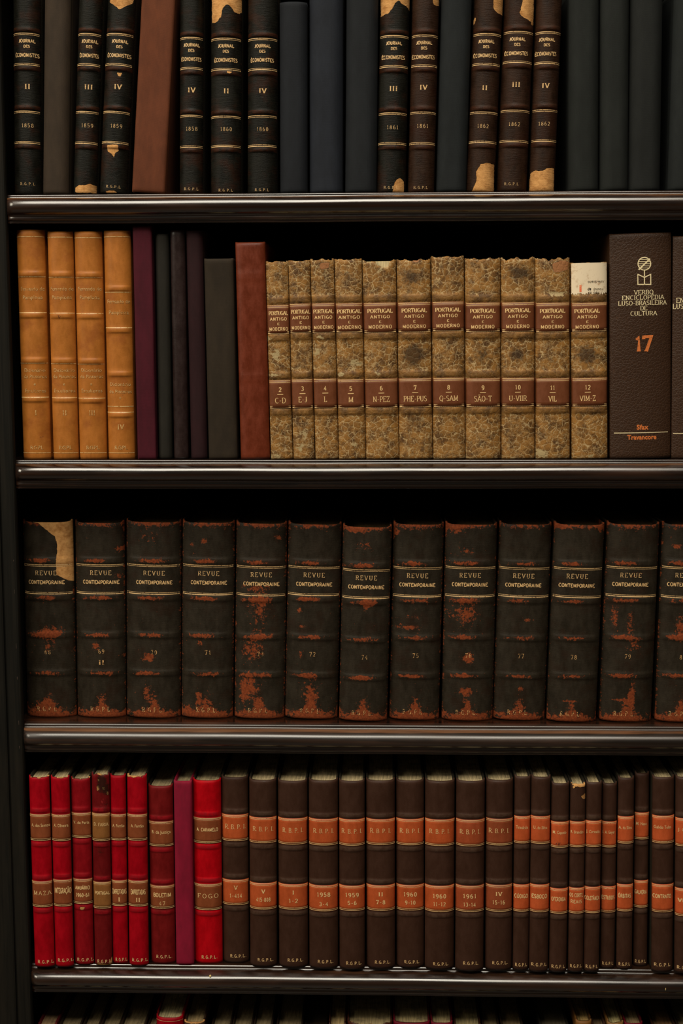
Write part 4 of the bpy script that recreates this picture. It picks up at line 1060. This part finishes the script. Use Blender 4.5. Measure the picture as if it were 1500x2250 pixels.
sm(1432, 1481, 1707, 1430.5, 1476, 2137, (1792.5, 1853), (1943, 2005), 'Galvão Teles', 36, 'CONTRATO', 38, 2119.5, 'brown leather book with orange labels lettered CONTRATO')
sm(1482.5, 1532, 1707, 1481.5, 1526, 2140, (1798, 1860), (1952, 2013), 'J. Gomes', 32, 'VIDA', 30, 2126, 'brown leather book cut by the right edge of the photo, fourth shelf')

# --- bottom shelf: only the heads of the books come into view
def low(x0, x1, yt, mat, color, label, **o):
    B(5, x0, x1, yt, x0, x1, 2900, mat, color, label, dip=o.pop('dip', .0015), pinset=o.pop('pinset', .003), bulge=o.pop('bulge', .24), name='leather_book' if mat != 'cloth' else 'cloth_book', depth=.16, pages=o.pop('pages', A(150, 132, 98)), **o)
LB = A(44, 30, 22); LC = A(96, 18, 30)
low(84, 125, 2252, 'cloth', A(92, 24, 26), 'leftmost book on the bottom shelf, dull red with a pinkish cover edge', pages=A(150, 122, 90))
low(127, 176, 2262, 'brown', LB, 'dark-covered book second from left on the bottom shelf')
low(178, 216, 2265, 'brown', LB, 'dark-covered book third from left on the bottom shelf')
low(218, 262, 2264, 'brown', LB, 'dark-covered book fourth from left on the bottom shelf')
low(264, 319, 2260, 'brown', LB, 'wide dark-covered book two left of the bright red one, bottom shelf')
low(321, 342, 2264, 'brown', LB, 'thin dark book touching the left side of the bright red one, bottom shelf')
low(344, 403, 2236, 'red', A(150, 18, 26), 'bright red leather book with a dotted gilt line, bottom shelf', gilt=[(2244, 0, 1)], pages=A(190, 172, 130), pinset=.002, bulge=.3)
low(405, 450, 2246, 'brown', A(64, 42, 30), 'brown book with frayed head right of the bright red one, bottom shelf', torn=[[(404, 2240), (450, 2240), (450, 2247), (430, 2250), (404, 2248)]], pages=A(160, 138, 98))
low(463, 507, 2262, 'brown', LB, 'dark-covered book just right of the gap after the frayed brown one, bottom shelf')
low(509, 554, 2262, 'brown', LB, 'second dark-covered book right of the frayed brown one, bottom shelf')
low(556, 598, 2261, 'brown', LB, 'third dark-covered book right of the frayed brown one, bottom shelf')
low(606, 664, 2266, 'brown', LB, 'fourth dark-covered book right of the frayed brown one, bottom shelf')
low(667, 718, 2275, 'brown', LB, 'dark low book left of the pale brown-edged one, bottom shelf', pages=A(60, 48, 34))
low(722, 760, 2252, 'rust', A(80, 40, 26), 'pale-paged book with worn brown boards left of the torn wide one, bottom shelf', pages=A(170, 146, 102))
low(763, 862, 2250, 'rust', A(92, 46, 30), 'widest book on the bottom shelf with a torn brown head', pages=A(160, 142, 104), torn=[[(765, 2245), (790, 2246), (788, 2252), (768, 2250)], [(812, 2246), (850, 2243), (852, 2249), (815, 2252)]], rag=.0015)
low(864, 944, 2247, 'red', LC, 'crimson book with pale pages, the wider of two side by side, bottom shelf', pages=A(172, 154, 112), bulge=.15)
low(946, 994, 2247, 'red', LC, 'crimson book with pale pages, the narrower of two side by side, bottom shelf', pages=A(165, 148, 108), bulge=.2)
low(997, 1056, 2256, 'rust', A(84, 42, 26), 'brown book with pale pages right of the two crimson ones, bottom shelf', pages=A(165, 148, 106))
low(1060, 1098, 2262, 'brown', LB, 'dark book left of the wide gap in the bottom row', pages=A(120, 104, 74))
low(1101, 1150, 2262, 'brown', LB, 'dark book bordering the wide gap in the bottom row', pages=A(128, 108, 76))
low(1186, 1250, 2262, 'brown', A(34, 31, 26), 'greyish dark book just right of the wide gap, bottom shelf', pages=A(92, 84, 66))
low(1264, 1299, 2243, 'yellow', A(140, 96, 48), 'small tan book with pale pages, leftmost of the small four, bottom shelf', pages=A(170, 140, 88))
low(1301, 1331, 2256, 'brown', A(80, 50, 36), 'small brown book between the two tan ones, bottom shelf', pages=A(120, 98, 70))
low(1333, 1369, 2246, 'yellow', A(150, 112, 62), 'small tan book with whitish pages beside the crimson one, bottom shelf', pages=A(196, 172, 120), rag=.001)
low(1371, 1411, 2248, 'red', LC, 'small crimson book, last of the small four on the bottom shelf', pages=A(150, 128, 92))
low(1434, 1486, 2262, 'rust', A(80, 42, 26), 'brown-paged book right of the small crimson one, bottom shelf', pages=A(130, 96, 62))
low(1489, 1534, 2262, 'brown', LB, 'dark book cut by the right edge of the photo, bottom shelf')

# books stand side by side: keep neighbours from running into each other
for r in (1, 2, 3, 4, 5):
    L = [b for b in BOOKS if b.row == r]
    for a, c in zip(L, L[1:]):
        for it in range(2):
            gap = 1.0
            for zz in (0, min(a.h, c.h)):
                ra = a.cx+math.sin(a.lean)*zz+a.w/2; lc = c.cx+math.sin(c.lean)*zz-c.w/2
                gap = min(gap, lc-ra)
            if gap < .0003:
                d = (.0003-gap)/2
                if it == 0 and abs(a.lean-c.lean) < .02:
                    m = (a.lean+c.lean)/2
                    a.lean = a.lean*.6+m*.4; c.lean = c.lean*.6+m*.4
                    continue
                a.w -= d; a.cx -= d/2; c.w -= d; c.cx += d/2
for b in BOOKS:            # nothing runs into the side panels
    for zz in (0.0, b.h):
        over = XL-.0094-(b.cx+math.sin(b.lean)*zz-b.w/2)
        if over > 0: b.w -= over; b.cx += over/2
for i, b in enumerate(BOOKS): build(b, i)
print('books', len(BOOKS), 'faces', sum(len(m.polygons) for m in bpy.data.meshes))
for b in BOOKS:
    if b.w < .012 or abs(b.lean) > .09 or b.h > .33 or b.ys < 0: print('check', b.label, round(b.w, 4), round(b.lean, 3), round(b.h, 3), round(b.ys, 4))
